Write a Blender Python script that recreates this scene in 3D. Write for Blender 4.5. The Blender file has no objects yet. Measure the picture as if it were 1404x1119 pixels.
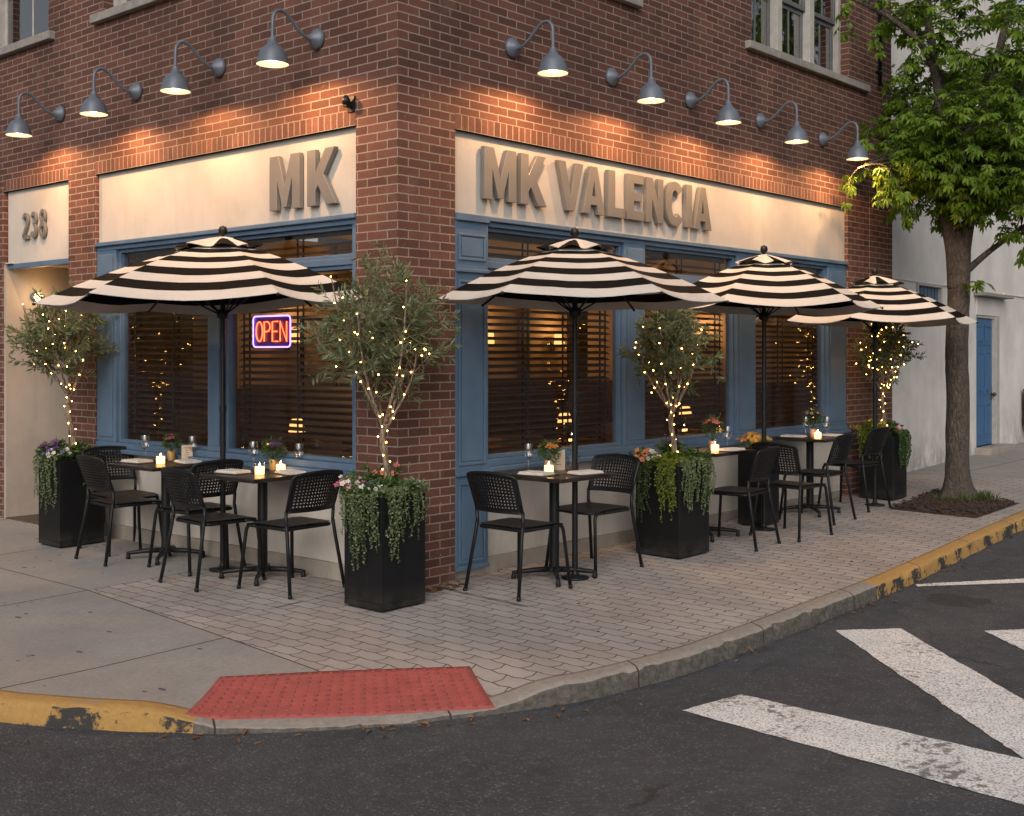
import bpy, bmesh, math, random
from mathutils import Vector, Matrix, noise
random.seed(7)
R = math.radians
pi = math.pi
sc = bpy.context.scene
COL = sc.collection

# ------------------------------------------------------------------ objects
def tag(o, label=None, cat=None, group=None, kind=None):
    if label: o['label'] = label
    if cat: o['category'] = cat
    if group: o['group'] = group
    if kind: o['kind'] = kind
    return o

def empty(name, loc=(0, 0, 0), rz=0, label=None, cat=None, group=None):
    o = bpy.data.objects.new(name, None)
    o.empty_display_size = .1
    COL.objects.link(o)
    o.location = loc
    o.rotation_euler = (0, 0, rz)
    return tag(o, label, cat, group)

def kids(o):
    return [c for c in bpy.data.objects if c.parent == o]

def copy_tree(o, parent=None, depth=0):
    c = o.copy()
    COL.objects.link(c)
    if depth: c.parent = parent
    for k in kids(o):
        copy_tree(k, c, depth + 1)
    return c

class MB:
    def __init__(s):
        s.v = []; s.f = []; s.m = []; s.sm = []
    def add(s, vs, fs, mi=0, smooth=False):
        b = len(s.v)
        s.v.extend([tuple(p) for p in vs])
        for f in fs:
            s.f.append([b + i for i in f]); s.m.append(mi); s.sm.append(smooth)
    def box(s, x0, x1, y0, y1, z0, z1, mi=0, ch=0.):
        if x0 > x1: x0, x1 = x1, x0
        if y0 > y1: y0, y1 = y1, y0
        if z0 > z1: z0, z1 = z1, z0
        c = min(ch, (x1-x0)*.4, (y1-y0)*.4, (z1-z0)*.4)
        if c <= 0:
            s.add([(x, y, z) for z in (z0, z1) for y in (y0, y1) for x in (x0, x1)],
                  [(0, 2, 3, 1), (4, 5, 7, 6), (0, 1, 5, 4), (2, 6, 7, 3), (0, 4, 6, 2), (1, 3, 7, 5)], mi)
            return
        bm = bmesh.new()
        bmesh.ops.create_cube(bm, size=1)
        for v in bm.verts:
            v.co = Vector(((x0+x1)/2 + v.co.x*(x1-x0), (y0+y1)/2 + v.co.y*(y1-y0), (z0+z1)/2 + v.co.z*(z1-z0)))
        bmesh.ops.bevel(bm, geom=bm.edges[:], offset=c, segments=2, affect='EDGES', profile=.5)
        bm.verts.index_update()
        s.add([v.co[:] for v in bm.verts], [[v.index for v in f.verts] for f in bm.faces], mi)
        bm.free()
    def tube(s, pts, r, n=8, mi=0, cap=True):
        pts = [Vector(p) for p in pts]
        k = len(pts)
        rs = r if isinstance(r, (list, tuple)) else [r]*k
        vs = []
        up = None
        for i in range(k):
            t = (pts[min(i+1, k-1)] - pts[max(i-1, 0)])
            if t.length < 1e-9: t = Vector((0, 0, 1))
            t.normalize()
            if up is None:
                up = Vector((0, 0, 1)) if abs(t.z) < .9 else Vector((1, 0, 0))
            a = t.cross(up)
            if a.length < 1e-6: a = t.orthogonal()
            a.normalize()
            b = a.cross(t).normalized()
            up = b
            for j in range(n):
                q = 2*pi*j/n
                vs.append(pts[i] + (a*math.cos(q) + b*math.sin(q))*rs[i])
        fs = []
        for i in range(k-1):
            for j in range(n):
                fs.append((i*n+j, i*n+(j+1) % n, (i+1)*n+(j+1) % n, (i+1)*n+j))
        s.add(vs, fs, mi, True)
        if cap:
            b = len(s.v) - len(vs)
            s.f.append([b+j for j in range(n)][::-1]); s.m.append(mi); s.sm.append(False)
            s.f.append([b+(k-1)*n+j for j in range(n)]); s.m.append(mi); s.sm.append(False)
    def lathe(s, prof, n=16, c=(0, 0, 0), mi=0, smooth=True):
        vs = []; fs = []
        k = len(prof)
        for r, z in prof:
            for j in range(n):
                q = 2*pi*j/n
                vs.append((c[0]+r*math.cos(q), c[1]+r*math.sin(q), c[2]+z))
        for i in range(k-1):
            for j in range(n):
                fs.append((i*n+j, i*n+(j+1) % n, (i+1)*n+(j+1) % n, (i+1)*n+j))
        s.add(vs, fs, mi, smooth)
    def ball(s, c, r, mi=0, n=8, m=6, sz=1.):
        prof = [(max(1e-4, r*math.sin(pi*i/m)), -r*sz*math.cos(pi*i/m)) for i in range(m+1)]
        s.lathe(prof, n, c, mi)
    def quad(s, a, b, c, d, mi=0, smooth=False):
        s.add([a, b, c, d], [(0, 1, 2, 3)], mi, smooth)
    def xform(s, M, start=0):
        for i in range(start, len(s.v)):
            s.v[i] = tuple(M @ Vector(s.v[i]))
    def build(s, name, mats, parent=None, recalc=False):
        me = bpy.data.meshes.new(name)
        me.from_pydata(s.v, [], s.f)
        for m in (mats if isinstance(mats, (list, tuple)) else [mats]):
            me.materials.append(m)
        me.polygons.foreach_set('material_index', s.m)
        me.polygons.foreach_set('use_smooth', s.sm)
        me.update()
        if recalc:
            bm = bmesh.new(); bm.from_mesh(me)
            bmesh.ops.recalc_face_normals(bm, faces=bm.faces)
            bm.to_mesh(me); bm.free()
        o = bpy.data.objects.new(name, me)
        COL.objects.link(o)
        if parent: o.parent = parent
        return o

def smooth_path(ctrl, sub=6):
    P = [Vector(c) for c in ctrl]
    out = []
    for i in range(len(P)-1):
        p0 = P[max(i-1, 0)]; p1 = P[i]; p2 = P[i+1]; p3 = P[min(i+2, len(P)-1)]
        for k in range(sub):
            t = k/sub
            out.append(.5*((2*p1) + (p2-p0)*t + (2*p0-5*p1+4*p2-p3)*t*t + (3*p1-p0-3*p2+p3)*t**3))
    out.append(P[-1])
    return out

def round_path(ctrl, rad=.04, sub=5):
    """polyline with its inner corners rounded"""
    P = [Vector(c) for c in ctrl]
    out = [P[0]]
    for i in range(1, len(P)-1):
        a = (P[i-1]-P[i]); b = (P[i+1]-P[i])
        r = min(rad, a.length*.45, b.length*.45)
        p = P[i]+a.normalized()*r; q = P[i]+b.normalized()*r
        for k in range(sub+1):
            t = k/sub
            out.append(p*(1-t)**2 + P[i]*2*t*(1-t) + q*t*t)
    out.append(P[-1])
    return out

# ---------------------------------------------------------------- materials
class NT:
    def __init__(s, name):
        s.mat = bpy.data.materials.new(name)
        s.mat.use_nodes = True
        s.t = s.mat.node_tree
        s.t.nodes.clear()
        s.out = s.t.nodes.new('ShaderNodeOutputMaterial')
    def n(s, typ, props=None, **inp):
        nd = s.t.nodes.new('ShaderNode'+typ)
        for k, v in (props or {}).items(): setattr(nd, k, v)
        for k, v in inp.items():
            key = int(k[1:]) if k[0] == 'i' and k[1:].isdigit() else k.replace('_', ' ')
            if isinstance(v, bpy.types.NodeSocket): s.t.links.new(v, nd.inputs[key])
            else: nd.inputs[key].default_value = v
        return nd
    def math(s, op, a, b=0., c=None):
        kw = dict(i0=a, i1=b)
        if c is not None: kw['i2'] = c
        return s.n('Math', {'operation': op}, **kw).outputs[0]
    def mix(s, f, a, b, blend='MIX'):
        nd = s.n('Mix', {'data_type': 'RGBA', 'blend_type': blend})
        for k, v in ((0, f), (6, a), (7, b)):
            if isinstance(v, bpy.types.NodeSocket): s.t.links.new(v, nd.inputs[k])
            else: nd.inputs[k].default_value = v if k == 0 else (tuple(v)+(1,) if len(v) == 3 else v)
        return nd.outputs[2]
    def ramp(s, f, stops):
        nd = s.n('ValToRGB', Fac=f)
        el = nd.color_ramp.elements
        while len(el) < len(stops): el.new(.5)
        for e, (p, c) in zip(el, stops):
            e.position = p
            e.color = (c, c, c, 1) if isinstance(c, (int, float)) else tuple(c)+(1,)
        return nd.outputs[0]
    def pos(s):
        return s.n('NewGeometry').outputs['Position']
    def obj(s):
        return s.n('TexCoord').outputs['Object']
    def noise(s, vec, scale, detail=4, rough=.55):
        return s.n('TexNoise', Vector=vec, Scale=scale, Detail=detail, Roughness=rough).outputs[0]
    def bump(s, h, strength=.3, dist=.01):
        return s.n('Bump', Height=h, Strength=strength, Distance=dist).outputs[0]
    def bsdf(s, col, rough=.6, metal=0., normal=None, **kw):
        p = s.n('BsdfPrincipled')
        for k, v in dict(Base_Color=col, Roughness=rough, Metallic=metal, Normal=normal, **kw).items():
            if v is None: continue
            key = k.replace('_', ' ')
            if isinstance(v, bpy.types.NodeSocket): s.t.links.new(v, p.inputs[key])
            else: p.inputs[key].default_value = (tuple(v)+(1,)) if isinstance(v, (tuple, list)) and len(v) == 3 else v
        s.t.links.new(p.outputs[0], s.out.inputs[0])
        return p
    def link(s, sock): s.t.links.new(sock, s.out.inputs[0])

def simple(name, col, rough=.6, metal=0., var=.15, scale=12, bump=0., bscale=60, **kw):
    m = NT(name)
    ob = m.obj()
    nz = m.noise(ob, scale, 5)
    f = m.ramp(nz, [(.3, 0.), (.7, 1.)])
    a = [c*(1-var) for c in col]; b = [min(1, c*(1+var)) for c in col]
    c = m.mix(f, a, b)
    rg = m.math('ADD', m.math('MULTIPLY', nz, .25), rough-.125)
    nrm = m.bump(m.noise(ob, bscale, 3), bump, .01) if bump else None
    m.bsdf(c, rg, metal, nrm, **kw)
    return m.mat

def emit(name, col, strength):
    m = NT(name)
    m.link(m.n('Emission', Color=tuple(col)+(1,), Strength=strength).outputs[0])
    return m.mat

def wall_uv(m):
    g = m.n('NewGeometry')
    P = m.n('SeparateXYZ', Vector=g.outputs['Position'])
    Nn = m.n('SeparateXYZ', Vector=g.outputs['True Normal'])
    ax = m.math('GREATER_THAN', m.math('ABSOLUTE', Nn.outputs[0]), .7)
    az = m.math('GREATER_THAN', m.math('ABSOLUTE', Nn.outputs[2]), .7)
    u = m.math('ADD', m.math('MULTIPLY', P.outputs[1], ax), m.math('MULTIPLY', P.outputs[0], m.math('SUBTRACT', 1., ax)))
    v = m.math('ADD', m.math('MULTIPLY', P.outputs[1], az), m.math('MULTIPLY', P.outputs[2], m.math('SUBTRACT', 1., az)))
    return g.outputs['Position'], u, v

def brick_mat(name, soldier=False, dark=1.):
    m = NT(name)
    P, u, v = wall_uv(m)
    wob = m.noise(P, 7., 3)
    wob2 = m.noise(P, 45., 2)
    du = m.math('ADD', m.math('MULTIPLY_ADD', wob, .012, -.006), m.math('MULTIPLY_ADD', wob2, .007, -.0035))
    wob3 = m.noise(m.n('VectorMath', {'operation': 'ADD'}, i0=P, i1=(7.3, 2.1, 4.4)).outputs[0], 30., 3)
    dv = m.math('MULTIPLY_ADD', wob3, .008, -.004)
    uu = m.math('ADD', u, du); vv = m.math('ADD', v, dv)
    if soldier:
        vec = m.n('CombineXYZ', X=uu, Y=m.math('ADD', vv, -3.222+.113)).outputs[0]
        bt = m.n('TexBrick', {'offset': 0.}, Vector=vec, Scale=1., Mortar_Size=.0055, Mortar_Smooth=.15, Bias=0.,
                 Brick_Width=.068, Row_Height=.113)
    else:
        vec = m.n('CombineXYZ', X=uu, Y=vv).outputs[0]
        bt = m.n('TexBrick', {'offset': .5}, Vector=vec, Scale=1., Mortar_Size=.0050, Mortar_Smooth=.2, Bias=-.1,
                 Brick_Width=.200, Row_Height=.0605)
    bt.inputs['Color1'].default_value = (.106*dark, .047*dark, .036*dark, 1)
    bt.inputs['Color2'].default_value = (.178*dark, .076*dark, .055*dark, 1)
    bt.inputs['Mortar'].default_value = (.315, .25, .205, 1)
    big = m.noise(P, 1.1, 5)
    fine = m.noise(P, 60., 4, .7)
    c = m.mix(1., bt.outputs[0], m.ramp(big, [(.3, .72), (.7, 1.12)]), 'MULTIPLY')
    c = m.mix(1., c, m.ramp(fine, [(.2, .72), (.8, 1.2)]), 'MULTIPLY')
    soot = m.noise(m.n('VectorMath', {'operation': 'MULTIPLY'}, i0=P, i1=(1.6, 1.6, .45)).outputs[0], 1., 6, .7)
    c = m.mix(m.math('MULTIPLY', m.ramp(soot, [(.48, 0.), (.70, 1.)]), .45), c, (.045, .030, .026))
    pale = m.ramp(m.noise(P, 3.1, 6, .7), [(.58, 0.), (.76, 1.)])
    c = m.mix(m.math('MULTIPLY', pale, .22), c, (.34, .24, .19))
    # old paint / efflorescence, thin patches low on the piers
    e1 = m.noise(P, 14., 4, .6)
    z = m.n('SeparateXYZ', Vector=P).outputs[2]
    low = m.n('MapRange', i0=z, i1=4.6, i2=2.2, i3=.0, i4=1.).outputs[0]
    e = m.math('MULTIPLY', m.ramp(e1, [(.63, 0.), (.70, 1.)]), m.ramp(fine, [(.44, 0.), (.56, 1.)]))
    e = m.math('MULTIPLY', e, m.math('MULTIPLY', low, .38))
    c = m.mix(e, c, (.50, .40, .34))
    h = m.math('ADD', m.math('MULTIPLY', m.math('SUBTRACT', 1., bt.outputs[1]), 1.), m.math('MULTIPLY', fine, .28))
    m.bsdf(c, .86, 0., m.bump(h, .75, .008), Specular_IOR_Level=.25)
    return m.mat

def stucco(name, col, dirt=.5, base=.0):
    m = NT(name)
    P = m.pos()
    n1 = m.noise(P, 1.7, 6, .6); n2 = m.noise(P, 25., 5, .6)
    c = m.mix(m.ramp(n1, [(.35, 0.), (.7, 1.)]), [q*.80 for q in col], col)
    n4 = m.noise(m.n('VectorMath', {'operation': 'MULTIPLY'}, i0=P, i1=(2.2, 2.2, .8)).outputs[0], 1., 7, .72)
    c = m.mix(m.math('MULTIPLY', m.ramp(n4, [(.55, 0.), (.72, 1.)]), .28), c, [q*.62 for q in col])
    c = m.mix(m.math('MULTIPLY', m.ramp(n2, [(.55, 0.), (.75, 1.)]), .12), c, [q*.6 for q in col])
    st = m.n('VectorMath', {'operation': 'MULTIPLY'}, i0=P, i1=(3.2, 3.2, 2.0)).outputs[0]
    streak = m.noise(st, 1., 6, .7)
    drip = m.noise(m.n('VectorMath', {'operation': 'MULTIPLY'}, i0=P, i1=(11., 11., .9)).outputs[0], 1., 5, .6)
    c = m.mix(m.math('MULTIPLY', m.ramp(drip, [(.54, 0.), (.70, 1.)]), .16), c, [q*.55 for q in col])
    z = m.n('SeparateXYZ', Vector=P).outputs[2]
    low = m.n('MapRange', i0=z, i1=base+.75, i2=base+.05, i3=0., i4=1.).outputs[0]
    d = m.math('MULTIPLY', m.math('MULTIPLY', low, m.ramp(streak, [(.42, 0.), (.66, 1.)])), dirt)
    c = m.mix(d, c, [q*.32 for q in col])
    h = m.math('ADD', m.math('MULTIPLY', n2, .5), m.math('MULTIPLY', m.noise(P, 120., 2), .3))
    m.bsdf(c, .88, 0., m.bump(h, .25, .006), Specular_IOR_Level=.2)
    return m.mat

def glass_mat(name, tint=(1, 1, 1), ior=1.5, rough=.0, f0=1.):
    m = NT(name)
    r0 = ((ior-1)/(ior+1))**2
    fc = m.n('LayerWeight', Blend=.5).outputs['Facing']
    fr = m.math('MULTIPLY_ADD', m.math('POWER', fc, 5.), 1-r0, r0)
    fr = m.math('MINIMUM', m.math('MULTIPLY', fr, f0), 1.)
    t = m.n('BsdfTransparent', Color=tuple(tint)+(1,)).outputs[0]
    g = m.n('BsdfGlossy', Roughness=rough, Color=(1, 1, 1, 1)).outputs[0]
    mx = m.n('MixShader', i0=fr, i1=t, i2=g)
    m.link(mx.outputs[0])
    return m.mat

def leaf_mat(name, a, b, trans=.35, rough=.5, back=None):
    m = NT(name)
    g = m.n('NewGeometry')
    rnd = g.outputs['Random Per Island']
    c = m.mix(rnd, a, b)
    if back:
        c = m.mix(g.outputs['Backfacing'], c, back)
    p = m.n('BsdfPrincipled', Base_Color=c, Roughness=rough)
    p.inputs['Specular IOR Level'].default_value = .4
    t = m.n('BsdfTranslucent', Color=c)
    mx = m.n('MixShader', i0=trans, i1=p.outputs[0], i2=t.outputs[0])
    m.link(mx.outputs[0])
    return m.mat

def bark_mat(name, a, b, scale=(30, 30, 7), st=.8, ck=1.):
    m = NT(name)
    P = m.pos()
    v = m.n('VectorMath', {'operation': 'MULTIPLY'}, i0=P, i1=scale).outputs[0]
    n1 = m.noise(v, 1., 6, .65)
    vo = m.n('TexVoronoi', {'feature': 'DISTANCE_TO_EDGE'}, Vector=m.n('VectorMath', {'operation': 'ADD'}, i0=v, i1=m.n('TexNoise', Vector=v, Scale=1.5, Detail=5.).outputs['Color']).outputs[0], Scale=.8).outputs[0]
    c = m.mix(m.ramp(n1, [(.3, 0.), (.7, 1.)]), a, b)
    c = m.mix(m.math('MULTIPLY', m.ramp(vo, [(.0, 1.), (.16, 0.)]), ck), c, [q*.4 for q in a])
    lic = m.noise(P, 9., 6, .7)
    c = m.mix(m.math('MULTIPLY', m.ramp(lic, [(.52, 0.), (.7, 1.)]), .35), c, [q*1.5 for q in b])
    h = m.math('ADD', n1, m.math('MINIMUM', m.math('MULTIPLY', vo, 2.), .5))
    m.bsdf(c, .9, 0., m.bump(h, st, .02))
    return m.mat

def asphalt():
    m = NT('asphalt')
    P = m.pos()
    big = m.noise(P, .9, 5, .6); mid = m.noise(P, 9., 5, .65)
    v = m.n('TexVoronoi', {'feature': 'F1'}, Vector=P, Scale=78.)
    sp = m.n('SeparateXYZ', Vector=v.outputs['Color'])
    c = m.mix(m.ramp(big, [(.3, 0.), (.7, 1.)]), (.031, .034, .041), (.052, .056, .065))
    c = m.mix(m.math('MULTIPLY', m.ramp(mid, [(.4, 0.), (.75, 1.)]), .5), c, (.076, .082, .094))
    stone = m.math('MULTIPLY', m.ramp(sp.outputs[0], [(.62, 0.), (.98, 1.)]), m.ramp(v.outputs[0], [(.35, 1.), (.55, 0.)]))
    c = m.mix(m.math('MULTIPLY', m.math('MULTIPLY', stone, m.ramp(mid, [(.35, .25), (.7, .85)])), .85), c, (.23, .235, .245))
    wv = m.n('VectorMath', {'operation': 'ADD'}, i0=P, i1=m.n('VectorMath', {'operation': 'SCALE'}, i0=m.n('TexNoise', Vector=P, Scale=2.2, Detail=6.).outputs['Color'], Scale=.55).outputs[0]).outputs[0]
    ck = m.n('TexVoronoi', {'feature': 'DISTANCE_TO_EDGE'}, Vector=wv, Scale=.55).outputs[0]
    ckm = m.math('MULTIPLY', m.ramp(ck, [(.003, 1.), (.008, 0.)]), m.ramp(m.noise(P, .8, 3), [(.50, 0.), (.62, 1.)]))
    c = m.mix(m.math('MULTIPLY', ckm, .75), c, (.012, .012, .012))
    oil = m.ramp(m.noise(P, 1.7, 6, .7), [(.60, 0.), (.74, 1.)])
    c = m.mix(m.math('MULTIPLY', oil, .55), c, (.020, .020, .021))
    dust = m.ramp(m.noise(m.n('VectorMath', {'operation': 'MULTIPLY'}, i0=P, i1=(.6, 1.6, 1.)).outputs[0], 1.1, 6, .65), [(.5, 0.), (.75, 1.)])
    c = m.mix(m.math('MULTIPLY', dust, .35), c, (.098, .100, .106))
    dist = m.n('VectorMath', {'operation': 'DISTANCE'}, i0=P, i1=(2.85, -2.62, -.075)).outputs['Value']
    pt_ = m.ramp(m.math('ADD', dist, m.math('MULTIPLY_ADD', m.noise(P, 6., 4), .25, -.12)), [(.22, 1.), (.235, 0.)])
    c = m.mix(m.math('MULTIPLY', pt_, .6), c, (.018, .018, .02))
    h = m.math('ADD', m.math('MULTIPLY', m.math('SUBTRACT', 1., v.outputs[0]), .8), m.math('MULTIPLY', mid, .6))
    m.bsdf(c, .82, 0., m.bump(h, .9, .009), Specular_IOR_Level=.35)
    return m.mat

def paint_line():
    m = NT('road_paint')
    P = m.pos()
    v = m.n('TexVoronoi', {'feature': 'F1'}, Vector=P, Scale=90.)
    n1 = m.noise(P, 22., 6, .7); n2 = m.noise(P, 2.2, 4)
    wear = m.ramp(m.math('ADD', n1, m.math('MULTIPLY_ADD', n2, .75, -.375)), [(.60, 0.), (.70, 1.)])
    c = m.mix(m.ramp(m.noise(P, 5., 4), [(.3, 0.), (.7, 1.)]), (.62, .62, .63), (.78, .78, .78))
    c = m.mix(m.math('MULTIPLY', wear, .85), c, (.09, .088, .088))
    pit = m.math('MULTIPLY', m.ramp(v.outputs[0], [(.52, 0.), (.7, 1.)]), .6)
    c = m.mix(pit, c, (.1, .1, .1))
    m.bsdf(c, .7, 0., m.bump(m.math('SUBTRACT', 1., v.outputs[0]), .6, .006))
    return m.mat

def paving():
    m = NT('paving')
    P = m.pos()
    s = m.n('SeparateXYZ', Vector=P)
    x, y = s.outputs[0], s.outputs[1]
    # interlocking pavers: long side across the walk, wavy sides
    tri = m.math('PINGPONG', m.math('ADD', y, 30.), .055)
    wav = m.math('MULTIPLY_ADD', tri, .16, -.004)
    n0 = m.noise(P, 3., 3)
    vx = m.math('ADD', m.math('ADD', x, wav), m.math('MULTIPLY_ADD', n0, .02, 30.-.01))
    vec = m.n('CombineXYZ', X=m.math('ADD', m.math('ADD', y, 30.), m.math('MULTIPLY', m.math('PINGPONG', vx, .055), .36)), Y=vx).outputs[0]
    bt = m.n('TexBrick', {'offset': .5}, Vector=vec, Scale=1., Mortar_Size=.0044, Mortar_Smooth=.25, Bias=0., Brick_Width=.22, Row_Height=.11)
    bt.inputs['Color1'].default_value = (.335, .29, .265, 1)
    bt.inputs['Color2'].default_value = (.39, .345, .318, 1)
    bt.inputs['Mortar'].default_value = (.075, .056, .048, 1)
    fine = m.noise(P, 150., 4, .7); big = m.noise(P, 1.3, 5, .6)
    pc = m.mix(1., bt.outputs[0], m.ramp(fine, [(.25, .78), (.8, 1.2)]), 'MULTIPLY')
    pc = m.mix(1., pc, m.ramp(big, [(.3, .80), (.7, 1.1)]), 'MULTIPLY')
    ph = m.math('ADD', m.math('SUBTRACT', 1., bt.outputs[1]), m.math('MULTIPLY', fine, .25))
    # poured concrete slabs toward the left street
    jy = m.math('PINGPONG', m.math('ADD', y, .05+18.5-.925), .925)
    jt = m.math('LESS_THAN', m.math('SUBTRACT', .925, jy), .007)
    cn = m.noise(P, 40., 6, .75)
    cc = m.mix(m.ramp(cn, [(.3, 0.), (.75, 1.)]), (.24, .222, .207), (.345, .322, .303))
    cc = m.mix(1., cc, m.ramp(big, [(.3, .82), (.7, 1.08)]), 'MULTIPLY')
    vo = m.n('TexVoronoi', {'feature': 'F1'}, Vector=m.n('VectorMath', {'operation': 'MULTIPLY'}, i0=P, i1=(1, .45, 1)).outputs[0], Scale=11., Randomness=1.)
    vr = m.n('SeparateXYZ', Vector=vo.outputs['Color']).outputs[0]
    pits = m.math('MULTIPLY', m.math('LESS_THAN', vo.outputs[0], m.math('MULTIPLY', vr, .17)), m.math('GREATER_THAN', vr, .45))
    cc = m.mix(m.math('MULTIPLY', pits, .8), cc, (.06, .05, .045))
    cc = m.mix(jt, cc, (.06, .048, .04))
    ch = m.math('SUBTRACT', m.math('MULTIPLY', cn, .5), m.math('ADD', jt, m.math('MULTIPLY', pits, .6)))
    xb = m.math('SUBTRACT', -1.22, m.math('MULTIPLY', m.math('MAXIMUM', m.math('SUBTRACT', 1.79, y), 0.), .0966))
    left = m.math('MAXIMUM', m.math('LESS_THAN', x, xb), m.math('MULTIPLY', m.math('GREATER_THAN', y, 1.80), m.math('LESS_THAN', x, .3)))
    edge = m.math('LESS_THAN', m.math('ABSOLUTE', m.math('SUBTRACT', x, xb)), .006)
    far = m.math('GREATER_THAN', m.math('ADD', x, m.math('MULTIPLY', y, .35)), 9.3)
    jx = m.math('LESS_THAN', m.math('PINGPONG', m.math('ADD', x, 3.), .8), .008)
    cc2 = m.mix(m.math('MULTIPLY', jx, far), cc, (.06, .048, .04))
    mask = m.math('MAXIMUM', left, far)
    c = m.mix(mask, pc, cc2)
    c = m.mix(edge, c, (.07, .055, .047))
    stain = m.noise(P, 2.6, 6, .65)
    c = m.mix(m.math('MULTIPLY', m.ramp(stain, [(.58, 0.), (.72, 1.)]), .35), c, (.09, .078, .07))
    h = m.math('ADD', m.math('MULTIPLY', ph, m.math('SUBTRACT', 1., mask)), m.math('MULTIPLY', ch, mask))
    m.bsdf(c, .85, 0., m.bump(h, .6, .008), Specular_IOR_Level=.3)
    return m.mat

def kerb_mat(name, yellow):
    m = NT(name)
    P = m.pos()
    n1 = m.noise(P, 30., 6, .7); n2 = m.noise(P, 4.5, 5, .65)
    c = m.mix(m.ramp(n1, [(.3, 0.), (.75, 1.)]), (.21, .182, .16), (.33, .288, .255))
    s = m.n('SeparateXYZ', Vector=P)
    jn = m.math('LESS_THAN', m.math('PINGPONG', m.math('ADD', m.math('SUBTRACT', s.outputs[0], m.math('MULTIPLY', s.outputs[1], .55)), 20.2), .62), .006)
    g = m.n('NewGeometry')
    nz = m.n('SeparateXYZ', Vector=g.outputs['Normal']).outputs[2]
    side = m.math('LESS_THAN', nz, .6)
    if yellow:
        y = m.mix(m.ramp(n1, [(.3, 0.), (.75, 1.)]), (.34, .19, .055), (.45, .27, .085))
        worn = m.math('ADD', m.math('MULTIPLY_ADD', n1, .35, -.17), n2)
        wf = m.ramp(m.math('ADD', worn, m.math('MULTIPLY_ADD', side, .17, -.09)), [(.575, 0.), (.63, 1.)])
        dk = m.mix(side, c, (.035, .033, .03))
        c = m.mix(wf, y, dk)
    else:
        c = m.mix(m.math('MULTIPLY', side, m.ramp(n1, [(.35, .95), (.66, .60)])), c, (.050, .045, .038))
    c = m.mix(jn, c, (.03, .027, .024))
    h = m.math('SUBTRACT', m.math('ADD', n1, m.math('MULTIPLY', n2, 1.)), m.math('MULTIPLY', jn, 2.))
    m.bsdf(c, .85, 0., m.bump(h, .7, .012))
    return m.mat

def tactile():
    m = NT('tactile_red')
    P = m.obj()
    n1 = m.noise(P, 12., 5, .6); n2 = m.noise(P, 120., 3)
    c = m.mix(m.ramp(n1, [(.3, 0.), (.7, 1.)]), (.29, .058, .052), (.40, .082, .072))
    c = m.mix(m.math('MULTIPLY', m.ramp(n2, [(.5, 0.), (.8, 1.)]), .25), c, (.2, .06, .055))
    n3 = m.noise(P, 2.6, 6, .7)
    c = m.mix(m.math('MULTIPLY', m.ramp(n3, [(.5, 0.), (.7, 1.)]), .45), c, (.16, .075, .065))
    c = m.mix(m.math('MULTIPLY', m.ramp(m.noise(P, 38., 5, .8), [(.62, 0.), (.70, 1.)]), .35), c, (.36, .20, .18))
    m.bsdf(c, .75, 0., m.bump(n2, .3, .004))
    return m.mat

M = {}
M['brick'] = brick_mat('brick')
M['soldier'] = brick_mat('soldier_brick', True, 1.05)
M['stucco'] = stucco('cream_stucco', (.66, .60, .535), .35)
M['fascia'] = stucco('fascia_stucco', (.52, .485, .445), .35)
M['shaded_entry_stucco'] = stucco('shaded_entry_stucco', (.43, .38, .33), .35)  # cream darkened: the alcove's shade is put into this wall colour
M['white_stucco'] = stucco('white_stucco', (.76, .715, .675), .9, .12)
M['plinth'] = stucco('plinth_concrete', (.40, .35, .30), .6)
M['blue'] = simple('blue_paint', (.082, .138, .215), .5, var=.12, scale=6, bump=.05)
M['blue_door'] = simple('blue_door_paint', (.045, .13, .27), .5, var=.12, scale=6)
M['trim'] = simple('grey_window_paint', (.42, .39, .36), .6, var=.12)
M['dark_trim'] = simple('dark_sash_paint', (.12, .125, .13), .5)
M['stone'] = simple('sill_stone', (.27, .245, .22), .85, var=.2, bump=.3)
M['glass'] = glass_mat('window_glass', (.92, .92, .92), 1.5, 0., .9)
M['upper_glass'] = glass_mat('upper_window_glass', (.5, .5, .5), 2.4, .01, 1.5)
M['clear'] = glass_mat('clear_glass', (.97, .97, .97), 1.5, 0., 2.4)
M['blind'] = simple('dark_wood_blind', (.045, .024, .014), .5, var=.3)
M['tape'] = simple('blind_tape', (.018, .012, .009), .9)
M['lamp'] = simple('grey_blue_enamel', (.115, .132, .165), .42, .1, var=.1)
M['lamp_in'] = simple('white_enamel', (.75, .72, .66), .5)
M['bulb'] = emit('warm_bulb', (1., .74, .42), 9.)
M['letter'] = simple('brushed_metal_letter', (.215, .205, .195), .42, .4, var=.08, scale=3)
M['black'] = simple('black_powder_coat', (.009, .0095, .011), .42, var=.3, scale=30, Specular_IOR_Level=.3)
M['seat'] = simple('dark_resin', (.038, .030, .027), .5, var=.25, bump=.15, bscale=200)
M['tabletop'] = simple('dark_table_wood', (.026, .018, .014), .32, var=.4, scale=7)
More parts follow.
